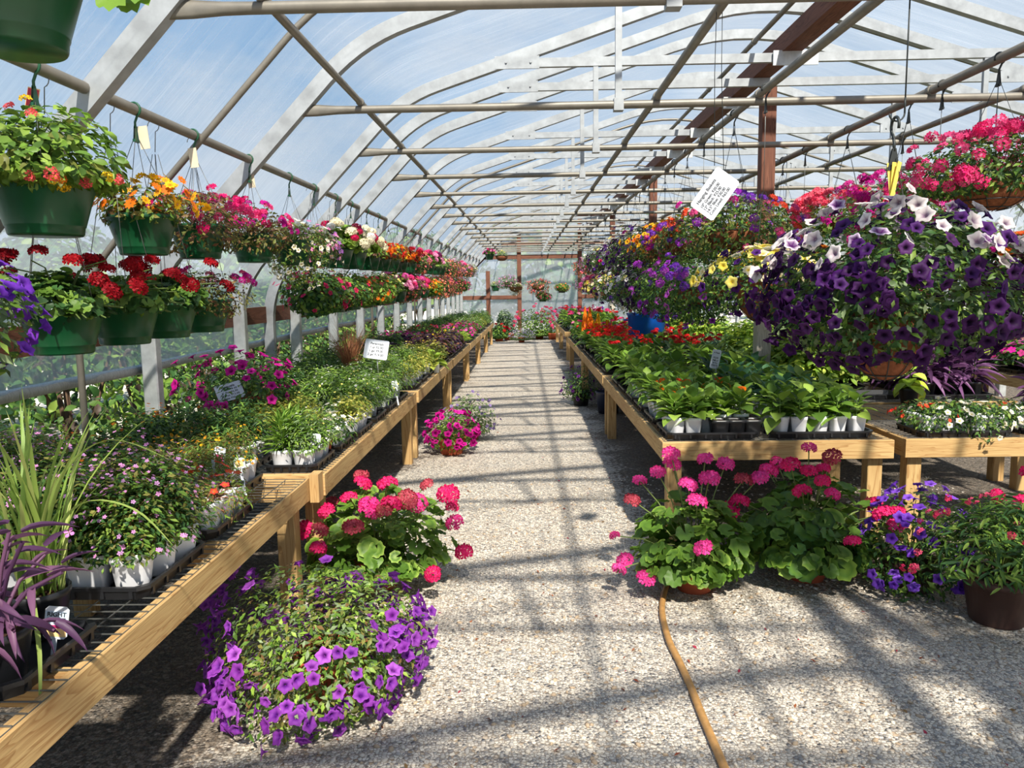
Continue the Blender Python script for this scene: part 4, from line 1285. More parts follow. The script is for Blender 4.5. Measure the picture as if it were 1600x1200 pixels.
tkind('scarlet', 'plant massed with scarlet spikes', lambda s: Plant(s).rosette(14, .1, G_MID, .12, LEAF_BROAD, (0, 1.1)).tops(7, HEAD_LAN, .02, [(246, 40, 36), (230, 24, 30), (250, 70, 50)], .2, .045))
tkind('pinktop', 'leafy plant topped with pink flowers', lambda s: Plant(s).rosette(16, .1, G_DARK + G_MID, .12, LEAF_BROAD, (0, 1.1)).tops(3, HEAD_VER, .025, [HOT, PINK, (240, 140, 180)], .2, .035))
tkind('dkred', 'bronze-leaved plant with dark red flowers', lambda s: Plant(s).rosette(16, .1, G_RUST + G_DARK, .12, LEAF_BROAD, (0, 1.1)).tops(3, HEAD_VER, .024, [DKRED, RED], .19, .035))
tkind('plume', 'feathery celosia plume', plume)
tkind('lime', 'lime green leafy plant', lambda s: up_mound(s, .17, .3, amp=.35).leaves(420, LEAF_OVAL, .055, G_LIME + G_LIGHT, .25, .8))
tkind('limebig', 'lime sweet potato vine', lambda s: Plant(s).rosette(24, .13, G_LIME, .24, LEAF_BROAD, (-.4, .9)))
tkind('bluegreen', 'blue-green bushy plant', lambda s: up_mound(s, .13, .14, amp=.3).leaves(300, LEAF_SMALL, .04, G_BLUE + G_GREY, .25, .8))
tkind('whitebell', 'trailing plant with white bells', lambda s: Mound(s, .13, .08, .13, .35).leaves(420, LEAF_SMALL, .028, G_MID + G_DARK, .3, .7).flowers(9, TRUMP_S, .019, [WHI, (244, 240, 236)], (236, 220, 140), zlo=-.5, f=1.06), 4)
tkind('redbell', 'trailing plant with small red flowers', lambda s: Mound(s, .13, .08, .08, .35).leaves(420, LEAF_SMALL, .026, G_MID + G_DARK, .3, .7).flowers(9, TRUMP_S, .014, [(216, 50, 40), (230, 80, 50)], None, zlo=0, f=1.06))
tkind('purplewand', 'purple-leaved spiderwort', lambda s: Plant(s).rosette(26, .2, [(120, 78, 122), (98, 60, 100), (138, 96, 140), (80, 50, 84)], .2, LEAF_STRAP, (-.3, 1.2)).rosette(14, .15, [(120, 78, 122), (98, 60, 100)], .3, LEAF_STRAP, (0, 1.3)))

TKN = {'cuphea': 'potted_cuphea', 'portulaca': 'potted_moss_rose', 'marigold': 'potted_marigold', 'darkyellow': 'potted_zinnia', 'feather': 'potted_cosmos', 'yellowgreen': 'potted_thyme', 'fineg': 'potted_herb', 'darkg': 'potted_rosemary', 'purpleleaf': 'potted_basil', 'bronze': 'potted_coleus', 'chartreuse': 'potted_hosta', 'pinkmix': 'potted_vinca', 'redmix': 'potted_begonia', 'grassg': 'potted_sedge', 'broad': 'potted_nicotiana', 'broadred': 'potted_nicotiana', 'bigleaf': 'potted_pepper', 'darkleaf': 'potted_impatiens', 'midleaf': 'potted_balsam', 'redtop': 'potted_pentas', 'scarlet': 'potted_salvia', 'pinktop': 'potted_pentas', 'dkred': 'potted_amaranth', 'plume': 'potted_celosia', 'lime': 'potted_mint', 'limebig': 'potted_sweet_potato', 'bluegreen': 'potted_sage', 'whitebell': 'potted_bellflower', 'redbell': 'potted_bellflower', 'purplewand': 'potted_spiderwort'}
TAGM = MB().box(-0.009, 0.009, -0.0008, 0.0008, -0.06, 0.045).mesh('plant_tag', M_CARD)
def potted(name, label, tk, x, y, z, seed, pot=PW, ph=.115, rotz=0.0, group=None, scale=1.0, tag=False, cat='potted plant', potname='pot'):
    words, lm, fm = get_tk(tk, seed)
    t = thing(name, label, cat, (x, y, z), rotz, group)
    if pot is not None:
        part(potname, pot, t)
    part('foliage', lm, t, (0, 0, ph - 0.012), scale=scale)
    if fm:
        part('blossoms', fm, t, (0, 0, ph - 0.012), scale=scale, kind='stuff')
    if tag:
        part('plant_tag', TAGM, t, (0.035, -0.035, ph + 0.03), (0.2, 0.15, 0.6))
    return t
POTN = {id(PW): 'white', id(PWS): 'white', id(PWR): 'round white', id(PBK): 'black', id(PGR): 'black', id(PTS): 'terracotta'}
prnd = random.Random(31)
def tray(where, x0, x1, y0, y1, nx, ny, tks, pot=PW, ph=.115, skip=(), scale=1.0, tags=0.0, z=BZ + 0.005, jit=0.008, from_right=False):
    """where: words that single the tray out. Pots stand in nx columns and ny rows."""
    lx, ly = x1 - x0, y1 - y0
    thing('nursery_tray', 'black plastic nursery tray, %s' % where, 'tray', ((x0 + x1) / 2, (y0 + y1) / 2, z), group='black nursery trays', me=get_tray(lx, ly))
    for j in range(ny):
        for i in range(nx):
            if (i, j) in skip:
                continue
            tk = tks[(i + j * nx) % len(tks)] if isinstance(tks, (list, tuple)) else tks
            x = x0 + 0.02 + (lx - 0.04) * (i + 0.5) / nx + prnd.uniform(-jit, jit)
            y = y0 + 0.02 + (ly - 0.04) * (j + 0.5) / ny + prnd.uniform(-jit, jit)
            w = TK[tk][0]
            col = i if not from_right else nx - 1 - i
            lab = '%s pot of %s, %s from the aisle, row %s, %s' % (POTN.get(id(pot), 'small'), w, ORD[col], ('one', 'two', 'three', 'four')[j], where)
            if len(lab.split()) > 16:
                lab = '%s, %s from the aisle, row %s, %s' % (w, ORD[col], ('one', 'two', 'three', 'four')[j], where)
            if len(lab.split()) > 16:
                lab = '%s, %s from aisle, row %s, %s' % (' '.join(w.split()[:4]), ORD[col], ('one', 'two', 'three', 'four')[j], where)
            potted(TKN[tk], lab, tk, x, y, z + 0.005, prnd.randrange(99), pot, ph, prnd.uniform(0, 6.2), 'pots in the tray ' + where, scale * prnd.uniform(.9, 1.1), prnd.random() < tags)

# ---- left bench, from the camera back
tray('nearest on left bench', -1.73, -1.18, 2.2, 2.66, 4, 3, 'cuphea', tags=.3, from_right=True, scale=1.15)
tray('second tray beside the wall', -2.31, -1.78, 2.2, 2.66, 4, 3, 'cuphea', from_right=True, scale=1.25)
tray('with moss roses', -1.74, -1.2, 2.76, 3.2, 4, 3, 'portulaca', from_right=True, tags=.25)
tray('behind the lilac bushes', -2.31, -1.8, 2.74, 3.2, 4, 3, ['cuphea', 'darkyellow'], from_right=True)
tray('with yellow flowers', -1.86, -1.34, 3.3, 3.72, 4, 3, 'marigold', from_right=True, tags=.2)
tray('in dark rear corner', -2.33, -1.9, 3.3, 3.72, 3, 3, 'darkyellow', from_right=True)
tray('with feathery plant', -1.4, -1.12, 3.86, 4.28, 2, 3, ['feather', 'fineg'], PWR, .11, from_right=True, tags=.5)
tray('behind yellow flowers', -1.9, -1.46, 3.9, 4.4, 3, 3, ['marigold', 'darkg'], from_right=True)
tray('of dark plants', -2.34, -1.96, 3.9, 4.6, 3, 4, 'darkyellow', from_right=True)
tray('with red pot', -1.42, -1.12, 4.36, 4.72, 2, 2, ['yellowgreen', 'whitebell'], PW, from_right=True, tags=.5)
tray('with white bells', -1.42, -1.1, 4.8, 5.25, 2, 3, ['whitebell', 'yellowgreen'], PW, from_right=True)
tray('of yellow-green plants', -1.8, -1.46, 4.6, 5.2, 3, 4, 'yellowgreen', from_right=True, tags=.25)
k = 0
for y0 in (5.34, 5.86, 6.38, 7.26, 7.8, 8.34):
    tray('%s green block tray at the edge' % ORD[k], -1.66, -1.1, y0, y0 + .46, 3, 2, ['fineg', 'fineg', 'yellowgreen'][:2 + k // 3], PW, scale=1.25, from_right=True, tags=.2 if k < 3 else 0)
    tray('%s green block tray at the back' % ORD[k], -2.3, -1.7, y0, y0 + .46, 3, 2, ['darkg', 'fineg'], PW, scale=1.3, from_right=True)
    k += 1
rows = [(9.0, 'yellowgreen', 'purpleleaf'), (9.45, 'yellowgreen', 'purpleleaf'), (9.98, 'bronze', 'darkg'), (10.7, 'bronze', 'purpleleaf'), (11.25, 'purpleleaf', 'pinkmix'), (11.8, 'bronze', 'pinkmix'), (12.35, 'grassg', 'redmix'), (12.9, 'grassg', 'darkg'), (13.98, 'pinkmix', 'redmix'), (14.6, 'pinkmix', 'redmix'), (15.2, 'redmix', 'darkg'), (16.1, 'pinkmix', 'fineg'), (17.35, 'fineg', 'darkg'), (18.2, 'fineg', 'yellowgreen'), (19.1, 'yellowgreen', 'fineg'), (20.7, 'fineg', 'darkg'), (21.8, 'darkg', 'fineg')]
for k, (y0, a_, b_) in enumerate(rows):
    tray('%s far left tray at edge' % ORD[k], -1.66, -1.1 - (.12 if k == 0 else 0), y0, y0 + .5, 3, 2, a_, PBK, .11, scale=1.35, from_right=True)
    tray('%s far left tray at back' % ORD[k], -2.3, -1.72, y0, y0 + .5, 3, 2, b_, PBK, .11, scale=1.35, from_right=True)
potted('potted_plant', 'chartreuse leafy plant spilling over the bench edge by the third bench', 'chartreuse', -1.1, 8.82, BZ + .005, 1, PWR, .11, scale=1.7)
potted('potted_plant', 'small terracotta pot with a sprig between the white pots on the left bench', 'yellowgreen', -1.2, 4.31, BZ + .005, 2, PTS, .09, scale=.5)

# ---- right benches
rk = [('broad', 'bigleaf'), ('broadred', 'darkleaf'), ('midleaf', 'darkleaf'), ('midleaf', 'darkleaf'), ('broad', 'darkleaf'), ('midleaf', 'midleaf'), ('redtop', 'redtop'),
      ('midleaf', 'dkred'), ('scarlet', 'midleaf'), ('scarlet', 'redtop'), ('redtop', 'darkleaf'), ('scarlet', 'dkred'), ('pinktop', 'midleaf'), ('plume', 'pinktop'), ('midleaf', 'dkred'), ('pinktop', 'midleaf'), ('midleaf', 'redtop'), ('midleaf', 'pinktop')]
y = 4.64
ys = []
for a0, b0 in ((4.64, 8.22), (8.4, 11.98), (12.14, 15.6)):
    y = a0
    while y + .46 <= b0:
        ys.append(y)
        y += .53 if a0 < 8 else .58
for k, y0 in enumerate(ys):
    a_, b_ = rk[min(k, len(rk) - 1)]
    near = k < 4
    nx, ny = (4, 3) if near else (3, 2)
    sc = 1.0 if near else 1.3
    if k == 0:
        tray('front corner of right bench', .86, 1.43, y0, y0 + .43, 5, 3, ['broad', 'broad', 'broad', 'broadred', 'broad', 'broadred'], PWS, .125, skip=((2, 0), (3, 0), (4, 0)))
        for q in range(3):
            thing('nursery_pot', 'empty black pot in the front corner tray, %s from the white pots' % ORD[q], 'pot', (1.2 + .1 * q, y0 + .085, BZ + .01), group='empty black pots', me=PBK)
        tray('with big leaves at bench front', 1.5, 2.14, y0 + .0, y0 + .43, 5, 3, 'bigleaf', PWS, .125)
    else:
        tray('%s row back, aisle half' % ORD[k], .86, 1.48, y0, y0 + .46, nx, ny, a_, PW if near else PBK, scale=sc)
        tray('%s row back, far half' % ORD[k], 1.58, 2.22, y0, y0 + .46, nx, ny, b_, PW if near else PBK, scale=sc)
for k, (y0, a_, b_) in enumerate([(17.7, 'pinktop', 'redtop'), (18.4, 'pinktop', 'midleaf'), (19.1, 'midleaf', 'pinktop'), (20, 'redtop', 'midleaf'), (21.6, 'midleaf', 'pinktop'), (22.6, 'pinktop', 'midleaf')]):
    tray('%s far bench tray, aisle half' % ORD[k], .9, 1.5, y0, y0 + .46, 2, 2, a_, PW, scale=1.8)
    tray('%s far bench tray, far half' % ORD[k], 1.6, 2.2, y0, y0 + .46, 2, 2, b_, PBK, scale=1.8)
potted('potted_celosia', 'tall yellow and orange celosia plume at the aisle edge of the second right bench', 'plume', .93, 11.7, BZ + .005, 0, PBK, .11, scale=2.3)
potted('potted_celosia', 'tall red celosia plume beside the yellow one at the bench edge', 'plume', 1.08, 11.78, BZ + .005, 2, PBK, .11, scale=1.9)
# second row
tray('with white bells right of the gap', 2.4, 2.98, 4.62, 4.95, 5, 2, ['redbell', 'whitebell', 'whitebell', 'whitebell', 'whitebell'], PWS, .125, scale=1.15)
tray('farther right with white bells', 3.06, 3.62, 4.66, 5.02, 5, 2, ['whitebell', 'redbell'], PWS, .125)
thing('nursery_tray', 'empty black nursery tray below the dark petunia basket', 'tray', (2.86, 6.4, BZ + .005), group='black nursery trays', me=get_tray(.5, .3))
for k, (y0, x0, tk) in enumerate([(6.2, 3.2, 'purplewand'), (6.75, 3.24, 'purplewand'), (6.8, 2.42, 'lime'), (7.4, 2.42, 'lime'), (7.4, 3.1, 'lime'), (8.0, 2.42, 'lime'), (8.0, 3.1, 'limebig'), (8.7, 2.42, 'lime'), (8.7, 3.1, 'lime'), (9.9, 2.42, 'bluegreen'), (9.9, 3.1, 'lime'), (10.6, 2.42, 'bluegreen'), (10.6, 3.1, 'lime'), (11.3, 2.42, 'lime'), (11.3, 3.1, 'midleaf'), (12.1, 2.42, 'redtop'), (13.7, 2.5, 'lime'), (14.6, 2.5, 'midleaf'), (15.5, 2.5, 'pinktop'), (17.3, 2.5, 'lime'), (18.4, 2.5, 'midleaf')]):
    tray('%s in the second row' % ORD[k], x0, x0 + .62, y0, y0 + .48, 3, 2, tk, PGR if tk == 'purplewand' else PBK, .13 if tk == 'purplewand' else .11, scale=1.45 if tk != 'purplewand' else 1.15)
potted('potted_plant', 'lime sweet potato vine in a black pot below the dark petunia basket', 'limebig', 3.02, 6.0, BZ + .005, 2, PGR, .13, scale=1.15)
potted('potted_plant', 'purple spiderwort in a white pot at the right frame edge', 'purplewand', 3.6, 5.4, BZ + .005, 2, PWR, .11, scale=1.0)
for k, (y0, tk) in enumerate([(5.2, 'lime'), (6.1, 'darkg'), (7.0, 'lime'), (7.9, 'pinkmix'), (8.9, 'lime'), (9.9, 'darkg'), (11, 'lime'), (12.6, 'redmix'), (13.8, 'lime'), (15, 'darkg')]):
    tray('%s by the right wall' % ORD[k], 5.1, 5.7, y0, y0 + .5, 2, 2, tk, PBK, .11, scale=2.0)
# ------------------------------------------------------------------ large plants with flowers as parts
def set_flowers(t, name, meshes, places, z0=0.0, cap=100, rng=None):
    """The first 100 flowers are parts of their own, the rest one part."""
    for i, (p, e, s) in enumerate(places[:cap]):
        part(name, meshes[i % len(meshes)], t, (p[0], p[1], p[2] + z0), e, scale=s)
def petunia_set(col, throat, tag, n=4):
    return [flower_mesh('petunia_' + tag, TRUMP, tuple(max(0, min(255, c + d)) for c in col), throat, 3 * k, .12) for k, d in enumerate((0, 12, -12, 22))][:n]
VIOS = petunia_set((158, 74, 182), (104, 26, 130), 'violet')
VIOS2 = petunia_set((124, 70, 196), (84, 30, 150), 'blueviolet')
MAGS = petunia_set((214, 24, 150), (120, 0, 90), 'magenta')
DARKS = petunia_set((70, 26, 86), (28, 8, 36), 'dark')
WHITES = petunia_set((232, 222, 218), (110, 84, 104), 'white')
LILACS = [flower_mesh('petunia_lilac', TRUMP_D, c, (96, 24, 110), 3) for c in ((228, 206, 232), (240, 226, 236))]

def ger_head(col, seed, col2=None, proto=HEAD_GER2):
    a = Acc()
    r = np.random.default_rng(seed)
    a.add(proto, np.eye(3)[None], np.zeros((1, 3)), np.ones(1), pick(r, [col], 1, .05), lin(col2 or tuple(min(255, c + 60) for c in col)))
    a.stalk([(0, 0, -.55), (0, 0, 0)], .09, lin((110, 130, 70)), 5)
    return a.mesh('flower_head', M_PETAL, False)
H_PINK = [ger_head((244, 60, 150), s) for s in (1, 2)] + [ger_head((236, 40, 130), 3, proto=HEAD_GER)]
H_HOT = [ger_head((220, 20, 96), s) for s in (4, 5)] + [ger_head((236, 40, 130), 6, proto=HEAD_GER)]
H_OLD = ger_head((176, 60, 76), 9)

def geranium(label, x, y, rx, up, seed, heads, potr, poth, mats, nleaf=230, group=None, leafsize=.1, rotz=0.0, pal=G_MID, hf=1.34):
    t = thing('potted_geranium', label, 'potted plant', (x, y, 0.0), rotz, group)
    part('pot', big_pot(potr, poth, M_TERRA), t)
    z = poth + .02
    m = Mound(seed, rx, up, .05, .3)
    zone = lin((88, 124, 46))
    m.leaves(int(nleaf * .7), LEAF_GER, leafsize * .86, pal + G_LIGHT, .72, .6, zone, rnd=.45)
    m.leaves(int(nleaf * .9), LEAF_GER, leafsize * .75, pal, .35, .5, zone, rnd=.4)
    m.stems(46, (120, 130, 70), .004)
    part('foliage', m.leaf.mesh('geranium_leaves'), t, (0, 0, z))
    st = Acc()
    r = np.random.default_rng(seed + 50)
    for i, h in enumerate(heads):
        az, el, f, s, hm = h
        u = np.array([math.cos(el) * math.cos(az), math.cos(el) * math.sin(az), math.sin(el)])
        p = np.array([rx * u[0], rx * u[1], up * u[2]]) * f
        b = np.array([rx * u[0], rx * u[1], up * u[2]]) * .45
        mid = (p + b) / 2 + np.array([0, 0, .025])
        st.stalk([b, mid, p], .0035, lin((128, 146, 82)), 5)
        part('flower_head', hm, t, (p[0], p[1], p[2] + z), (r.normal(0, .25) + u[1] * -.5, u[0] * .5 + r.normal(0, .2), r.uniform(0, 6)), scale=s)
    part('stems', st.mesh('stems'), t, (0, 0, z))
    return t
def rheads(seed, n, meshes, lo=.25, hi=1.4, f=(1.25, 1.5), s=(.04, .056), old=.15, front=0.0):
    r = random.Random(seed)
    out = []
    for i in range(n):
        az = r.uniform(0, 2 * PI)
        if r.random() < front:
            az = -PI / 2 + r.uniform(-1.2, 1.2)
        out.append((az, r.uniform(lo, hi), r.uniform(*f), r.uniform(*s), H_OLD if r.random() < old else meshes[i % len(meshes)]))
    return out
# heads of the two right-hand plants, azimuth measured from +X; -90 degrees faces the camera
D = math.radians
g1 = [(D(-95), D(25), 1.1, .05, H_PINK[0]), (D(190), D(2), 1.25, .046, H_PINK[1]), (D(200), D(0), 1.45, .04, H_PINK[0]), (D(212), D(-6), 1.1, .05, H_PINK[1]), (D(195), D(18), 1.55, .03, H_PINK[2]), (D(160), D(50), 1.5, .04, H_PINK[0]), (D(150), D(62), 1.45, .045, H_PINK[1]),
      (D(120), D(66), 1.5, .05, H_PINK[0]), (D(135), D(72), 1.65, .05, H_PINK[1]), (D(-120), D(72), 1.3, .05, H_PINK[1]), (D(-60), D(76), 1.35, .055, H_PINK[0]), (D(60), D(70), 1.55, .046, H_PINK[1]), (D(40), D(58), 1.6, .048, H_PINK[0]), (D(20), D(50), 1.5, .05, H_OLD), (D(15), D(44), 1.7, .05, H_PINK[0]), (D(-100), D(58), 1.25, .052, H_PINK[0]), (D(175), D(40), 1.4, .045, H_OLD)]
geranium('terracotta pot of bright pink geraniums on the gravel with the hose beside it', .88, 3.93, .31, .35, 21, g1, .125, .15, None, 200, 'geraniums on the gravel', .118, pal=G_MID + G_LIGHT[:2])
g2 = rheads(5, 19, H_HOT, .35, 1.35, (1.2, 1.45), (.038, .055), .12, .4)
geranium('terracotta pot of deep pink geraniums before the right bench corner', 1.53, 4.08, .36, .38, 22, g2, .135, .16, None, 230, 'geraniums on the gravel', .122, pal=G_MID + G_DARK)
g3 = rheads(8, 20, H_HOT, .3, 1.35, (1.15, 1.45), (.038, .056), .22, .45)
g3 += [(D(-20), D(38), 1.65, .06, H_HOT[0]), (D(0), D(0), 1.4, .05, H_HOT[1]), (D(-10), D(22), 1.4, .05, H_HOT[2]), (D(-40), D(-2), 1.3, .045, H_HOT[0])]
geranium('terracotta pot of hot pink geraniums on the ground by the left bench posts', -.84, 4.0, .34, .36, 23, g3, .14, .17, None, 230, 'geraniums on the gravel', .105, pal=G_MID + G_LIGHT)

geranium('potted geranium with hot pink heads at the right frame edge behind the brown pot', 2.78, 3.95, .3, .36, 27, rheads(11, 14, H_HOT, .3, 1.3, (1.15, 1.4), (.038, .052), .1, .3), .13, .16, None, 180, 'geraniums on the gravel', .11)

def petunia_pot(name, label, x, y, rx, up, dn, seed, n, meshes, size, potr, poth, mat, pal, nleaf=1800, zlo=-.8, group=None, leaf=LEAF_SMALL, ls=.042, extra=None, face=.3, clump=0, amp=.2, xs=1.0, zhi=1.0):
    t = thing(name, label, 'potted plant', (x, y, 0), 0, group)
    part('pot', big_pot(potr, poth, mat), t)
    z = poth + .02
    m = Mound(seed, rx, up, dn, amp, xs=xs)
    m.leaves(nleaf, leaf, ls, pal, .4, .6).stems(50)
    part('foliage', m.leaf.mesh(name + '_leaves'), t, (0, 0, z))
    set_flowers(t, 'flower', meshes, m.singles(min(n, 100), size, zlo, 1.03, clump, .3, face, .5, zhi), z)
    if n > 100:
        m2 = Acc()
        for (p, e, s), me in zip(m.singles(n - 100, size, zlo, 1.0, clump, .3, face, .5, zhi), range(n)):
            R = np.array(e.to_matrix())
            m2.add(TRUMP, R[None], np.array([p]), np.array([s]), pick(m.r, [extra or (152, 70, 180)], 1), lin((90, 20, 130)))
        part('flowers', m2.mesh(name + '_flowers', M_PETAL), t, (0, 0, z), kind='stuff')
    return t
petunia_pot('potted_petunia', 'spreading violet petunias in a terracotta pot at the front left of the gravel', -.80, 2.86, .38, .28, .2, 31, 320, VIOS, .026, .15, .19, M_TERRA, G_MID + G_LIGHT + G_OLIVE + G_GREY, 4800, -.8, 'petunias on the gravel', amp=.5, clump=34, zhi=.55, ls=.034)
petunia_pot('potted_petunia', 'magenta petunias in a terracotta pot beyond the left bench post', -.78, 7.45, .28, .26, .16, 32, 100, MAGS, .032, .15, .17, M_TERRA, G_MID, 1000, -.5, 'petunias on the gravel')
petunia_pot('potted_petunia', 'dusty lavender bush on the gravel behind the magenta petunias', -.66, 8.2, .3, .34, .12, 33, 60, petunia_set((150, 130, 180), None, 'dusty', 3), .018, .14, .16, M_TERRA, G_GREY + G_MID, 1300, -.2, 'petunias on the gravel')
petunia_pot('potted_petunia', 'purple petunias in a pot between the deep pink geraniums and the brown pot', 2.02, 3.92, .31, .4, .24, 34, 100, VIOS2, .027, .14, .17, M_BRPOT, G_MID + G_DARK, 1500, -.5, 'petunias on the gravel')
t = petunia_pot('potted_phlox', 'brown plastic pot of narrow leaves and small red pink flowers, right foreground', 2.24, 3.52, .34, .38, .03, 35, 60, [flower_mesh('phlox', HEAD_LAN, (224, 50, 100), None, 5), flower_mesh('phlox', HEAD_LAN, (240, 90, 130), None, 6)], .019, .165, .23, M_BRPOT, G_MID + G_DARK, 1500, -.3, None, LEAF_LANCE, .065, clump=9)
part('price_sticker', MB().box(-.014, .014, -.001, .001, -.011, .011).mesh('sticker', M_CARD), t, (0.078, -.124, .08), (0, 0, .55), label='white sticker')
petunia_pot('potted_petunia', 'dark purple flowering plant on the gravel at the aisle edge of the right benches', .74, 10.6, .3, .36, .2, 36, 40, petunia_set((110, 50, 130), (40, 10, 60), 'dusk', 3), .026, .14, .22, M_BPOT, G_DARK + G_MID, 900, -.8, 'petunias on the gravel')
# behind the magenta planting: terracotta pot on the bench
t = thing('potted_petunia', 'large terracotta pot of magenta petunias on the left bench behind the tilted sign', 'potted plant', (-1.86, 5.02, BZ + .005), group=None)
part('pot', big_pot(.155, .27, M_TERRA, .05, .76), t)
m = Mound(41, .36, .28, .07, .3)
m.leaves(1300, LEAF_SMALL, .042, G_MID + G_DARK).stems(50)
part('foliage', m.leaf.mesh('petunia_leaves'), t, (0, 0, .27))
set_flowers(t, 'flower', MAGS, m.singles(60, .032, -.3, 1.05), .27)
thing('wood_block', 'short block of sawn wood on the left bench beside the terracotta pot', 'wood block', (-1.56, 5.28, BZ + .004), me=MB().box(-.09, .09, -.05, .05, 0, .1, .004).mesh('block', MATS['bench_wood_X']))

# the big dark purple basket
q = at_y(1386, 480, 3.12)
BX, BY = q.x, 3.12
t = thing('hanging_basket', 'huge coco basket of dark purple petunias topped with white ones, on long wire', 'hanging basket', (BX, BY, 1.49))
part('pot', POT_CC, t)
m = Mound(51, .58, .40, .27, .2)
m.leaves(5200, LEAF_SMALL, .042, G_MID + G_DARK + G_GREY, .35, .6).stems(90)
m.up, m.zmin = .40, -1
part('foliage', m.leaf.mesh('big_petunia_leaves'), t, (0, 0, .06))
set_flowers(t, 'flower', DARKS, m.singles(60, .028, -.85, 1.03, 0, .3, .0, .3), .06)
set_flowers(t, 'flower', WHITES + LILACS, m.singles(40, .032, .3, 1.06, 0, .3, .2, .5), .06)
for lo, nn, col, th, f in ((-.95, 520, (64, 22, 82), (26, 8, 34), 1.0), (.0, 80, (76, 30, 104), (30, 10, 46), 1.0), (.42, 45, (232, 222, 220), (130, 100, 130), 1.05)):
    mm = Acc()
    for p, e, s in m.singles(nn, 0.0275 if lo < .3 else .03, lo, f, 0, .3, .05, .35):
        if lo < -.5 and p[2] > .14:
            continue
        mm.add(TRUMP, np.array(e.to_matrix())[None], np.array([p]), np.array([s]), pick(m.r, [col], 1), lin(th))
    part('flowers', mm.mesh('massed_petunias', M_PETAL), t, (0, 0, .06), kind='stuff')
part('hanger', wires(.155, .68, .06, M_DWIRE, 3), t)
part('hook', HOOK_B, t, (0, 0, .74), (0, 0, PI / 2), scale=1.2)
mb = MB().tube([(0, 0, 0.06), (0, 0, -.0)] + [(-.03 + .03 * math.cos(a), 0, -.03 * math.sin(a)) for a in np.linspace(0, PI * 1.0, 9)], .0035, 6)
mb.tube([(0, 0, .05), (.0, 0, HZ + zr(BY) - 2.28)], .003, 6)
part('wire_extension', mb.mesh('s_hook', M_DWIRE), t, (0.035, 0, .79))
for k in range(3):
    part('plant_tag', MB().box(-.012, .012, -.001, .001, -.16, .0).mesh('tag', M_YEL), t, (0.0 + .014 * (k - 1), -.012 * k, .6), (.1 * (k - 1), .12 * (k - 1) + .05, .3 * k), label='yellow tag')

# ------------------------------------------------------------------ signs
FONT = None
def lettering(lines, size, parent, loc, rot=(PI / 2, 0, 0), mat=M_INK, align='LEFT', gap=1.15, name='lettering'):
    cu = bpy.data.curves.new('lettering', 'FONT')
    cu.body = lines
    cu.size = size
    cu.space_line = gap
    cu.align_x = align
    cu.align_y = 'CENTER'
    cu.extrude = 0.0002
    cu.offset = size * 0.018
    cu.materials.append(mat)
    tmp = bpy.data.objects.new('tmp', cu)
    COL.objects.link(tmp)
    bpy.context.view_layer.update()
    me = bpy.data.meshes.new_from_object(tmp.evaluated_get(bpy.context.evaluated_depsgraph_get()))
    bpy.data.objects.remove(tmp)
    return part(name, me, parent, loc, rot)
def card(w, h, mat=M_CARD, d=.0016):
    c = .008
    mb = MB()
    out = [(-w / 2 + c, -h / 2), (w / 2 - c, -h / 2), (w / 2, -h / 2 + c), (w / 2, h / 2 - c), (w / 2 - c, h / 2), (-w / 2 + c, h / 2), (-w / 2, h / 2 - c), (-w / 2, -h / 2 + c)]
    V = [(x, -d / 2, z) for x, z in out] + [(x, d / 2, z) for x, z in out]
    mb.add(V, [tuple(range(8)), tuple(range(15, 7, -1))] + [(i, 8 + i, 8 + (i + 1) % 8, (i + 1) % 8) for i in range(8)])
    return mb.mesh('card', mat)
q = at_y(1117, 303, 3.35)
ang = math.radians(54.5)
t = thing('hanging_sign', 'white price card reading Hanging Baskets, hung askew on two long wires', 'sign', tuple(q), rot=(0, -ang, 0))
part('card', card(.2, .122), t)
lettering('Hanging Baskets', .0195, t, (-.078, -.0014, .036))
lettering('10" Green: $20.00\n12" Black: $25.00\n14.5" Blue: $30.00\nCoco Lined: $65.00', .0172, t, (-.082, -.0014, -.012), gap=.95)
mb = MB()
inv = Matrix.Rotation(ang, 3, 'Y')
for dx, dz, top in ((-.004, .118, -.012), (.036, .098, .012)):
    mb.tube([inv @ Vector((dx, 0, dz)), inv @ Vector((dx * .3 + top * .7, 0, .5)), inv @ Vector((PUR_X['r1'] - q.x + top, 0, HZ + zr(3.35) - q.z))], .0016, 5)
part('hanger', mb.mesh('wires', M_DWIRE), t)

def stake_sign(label, base, top, w, h, rot, text, sizes, stake=M_STEEL):
    t = thing('stake_sign', label, 'sign', tuple(base))
    d = Vector(top) - Vector(base)
    mb = MB().tube([(0, 0, -.03), tuple(d * .5), tuple(d)], .0045, 6)
    part('stake', mb.mesh('stake', stake), t)
    c = part('card', card(w, h, d=.004), t, tuple(d), rot)
    for body, size, z, al, x in text:
        lettering(body, size, c, (x, -.0028, z), align=al)
    return t
b = at_z(383, 674, BZ + .06)
tp = at_y(359, 612, b.y - .02)
stake_sign('white price card leaning back on a stake before the large terracotta pot', b, tp, .165, .135, (-.75, -.22, .5), [('Annuals', .026, .042, 'CENTER', 0), ('4" Pot $3.50\n6" Pot $6.50\n8" Pot $12.00\nFlats $20.00', .02, -.016, 'CENTER', 0)], 0)
b = at_y(592, 592, 6.3)
tp = at_y(588, 546, 6.3)
stake_sign('white price card on the left bench beside the brown ornamental grass', b, tp, .2, .165, (-.3, .14, .0), [('Perennials\n1 qt $5.00\n1 gal $9.00\n2 gal $14.00', .027, .0, 'CENTER', 0)], 0)
b = at_y(1120, 606, 6.5)
tp = at_y(1118, 561, 6.5)
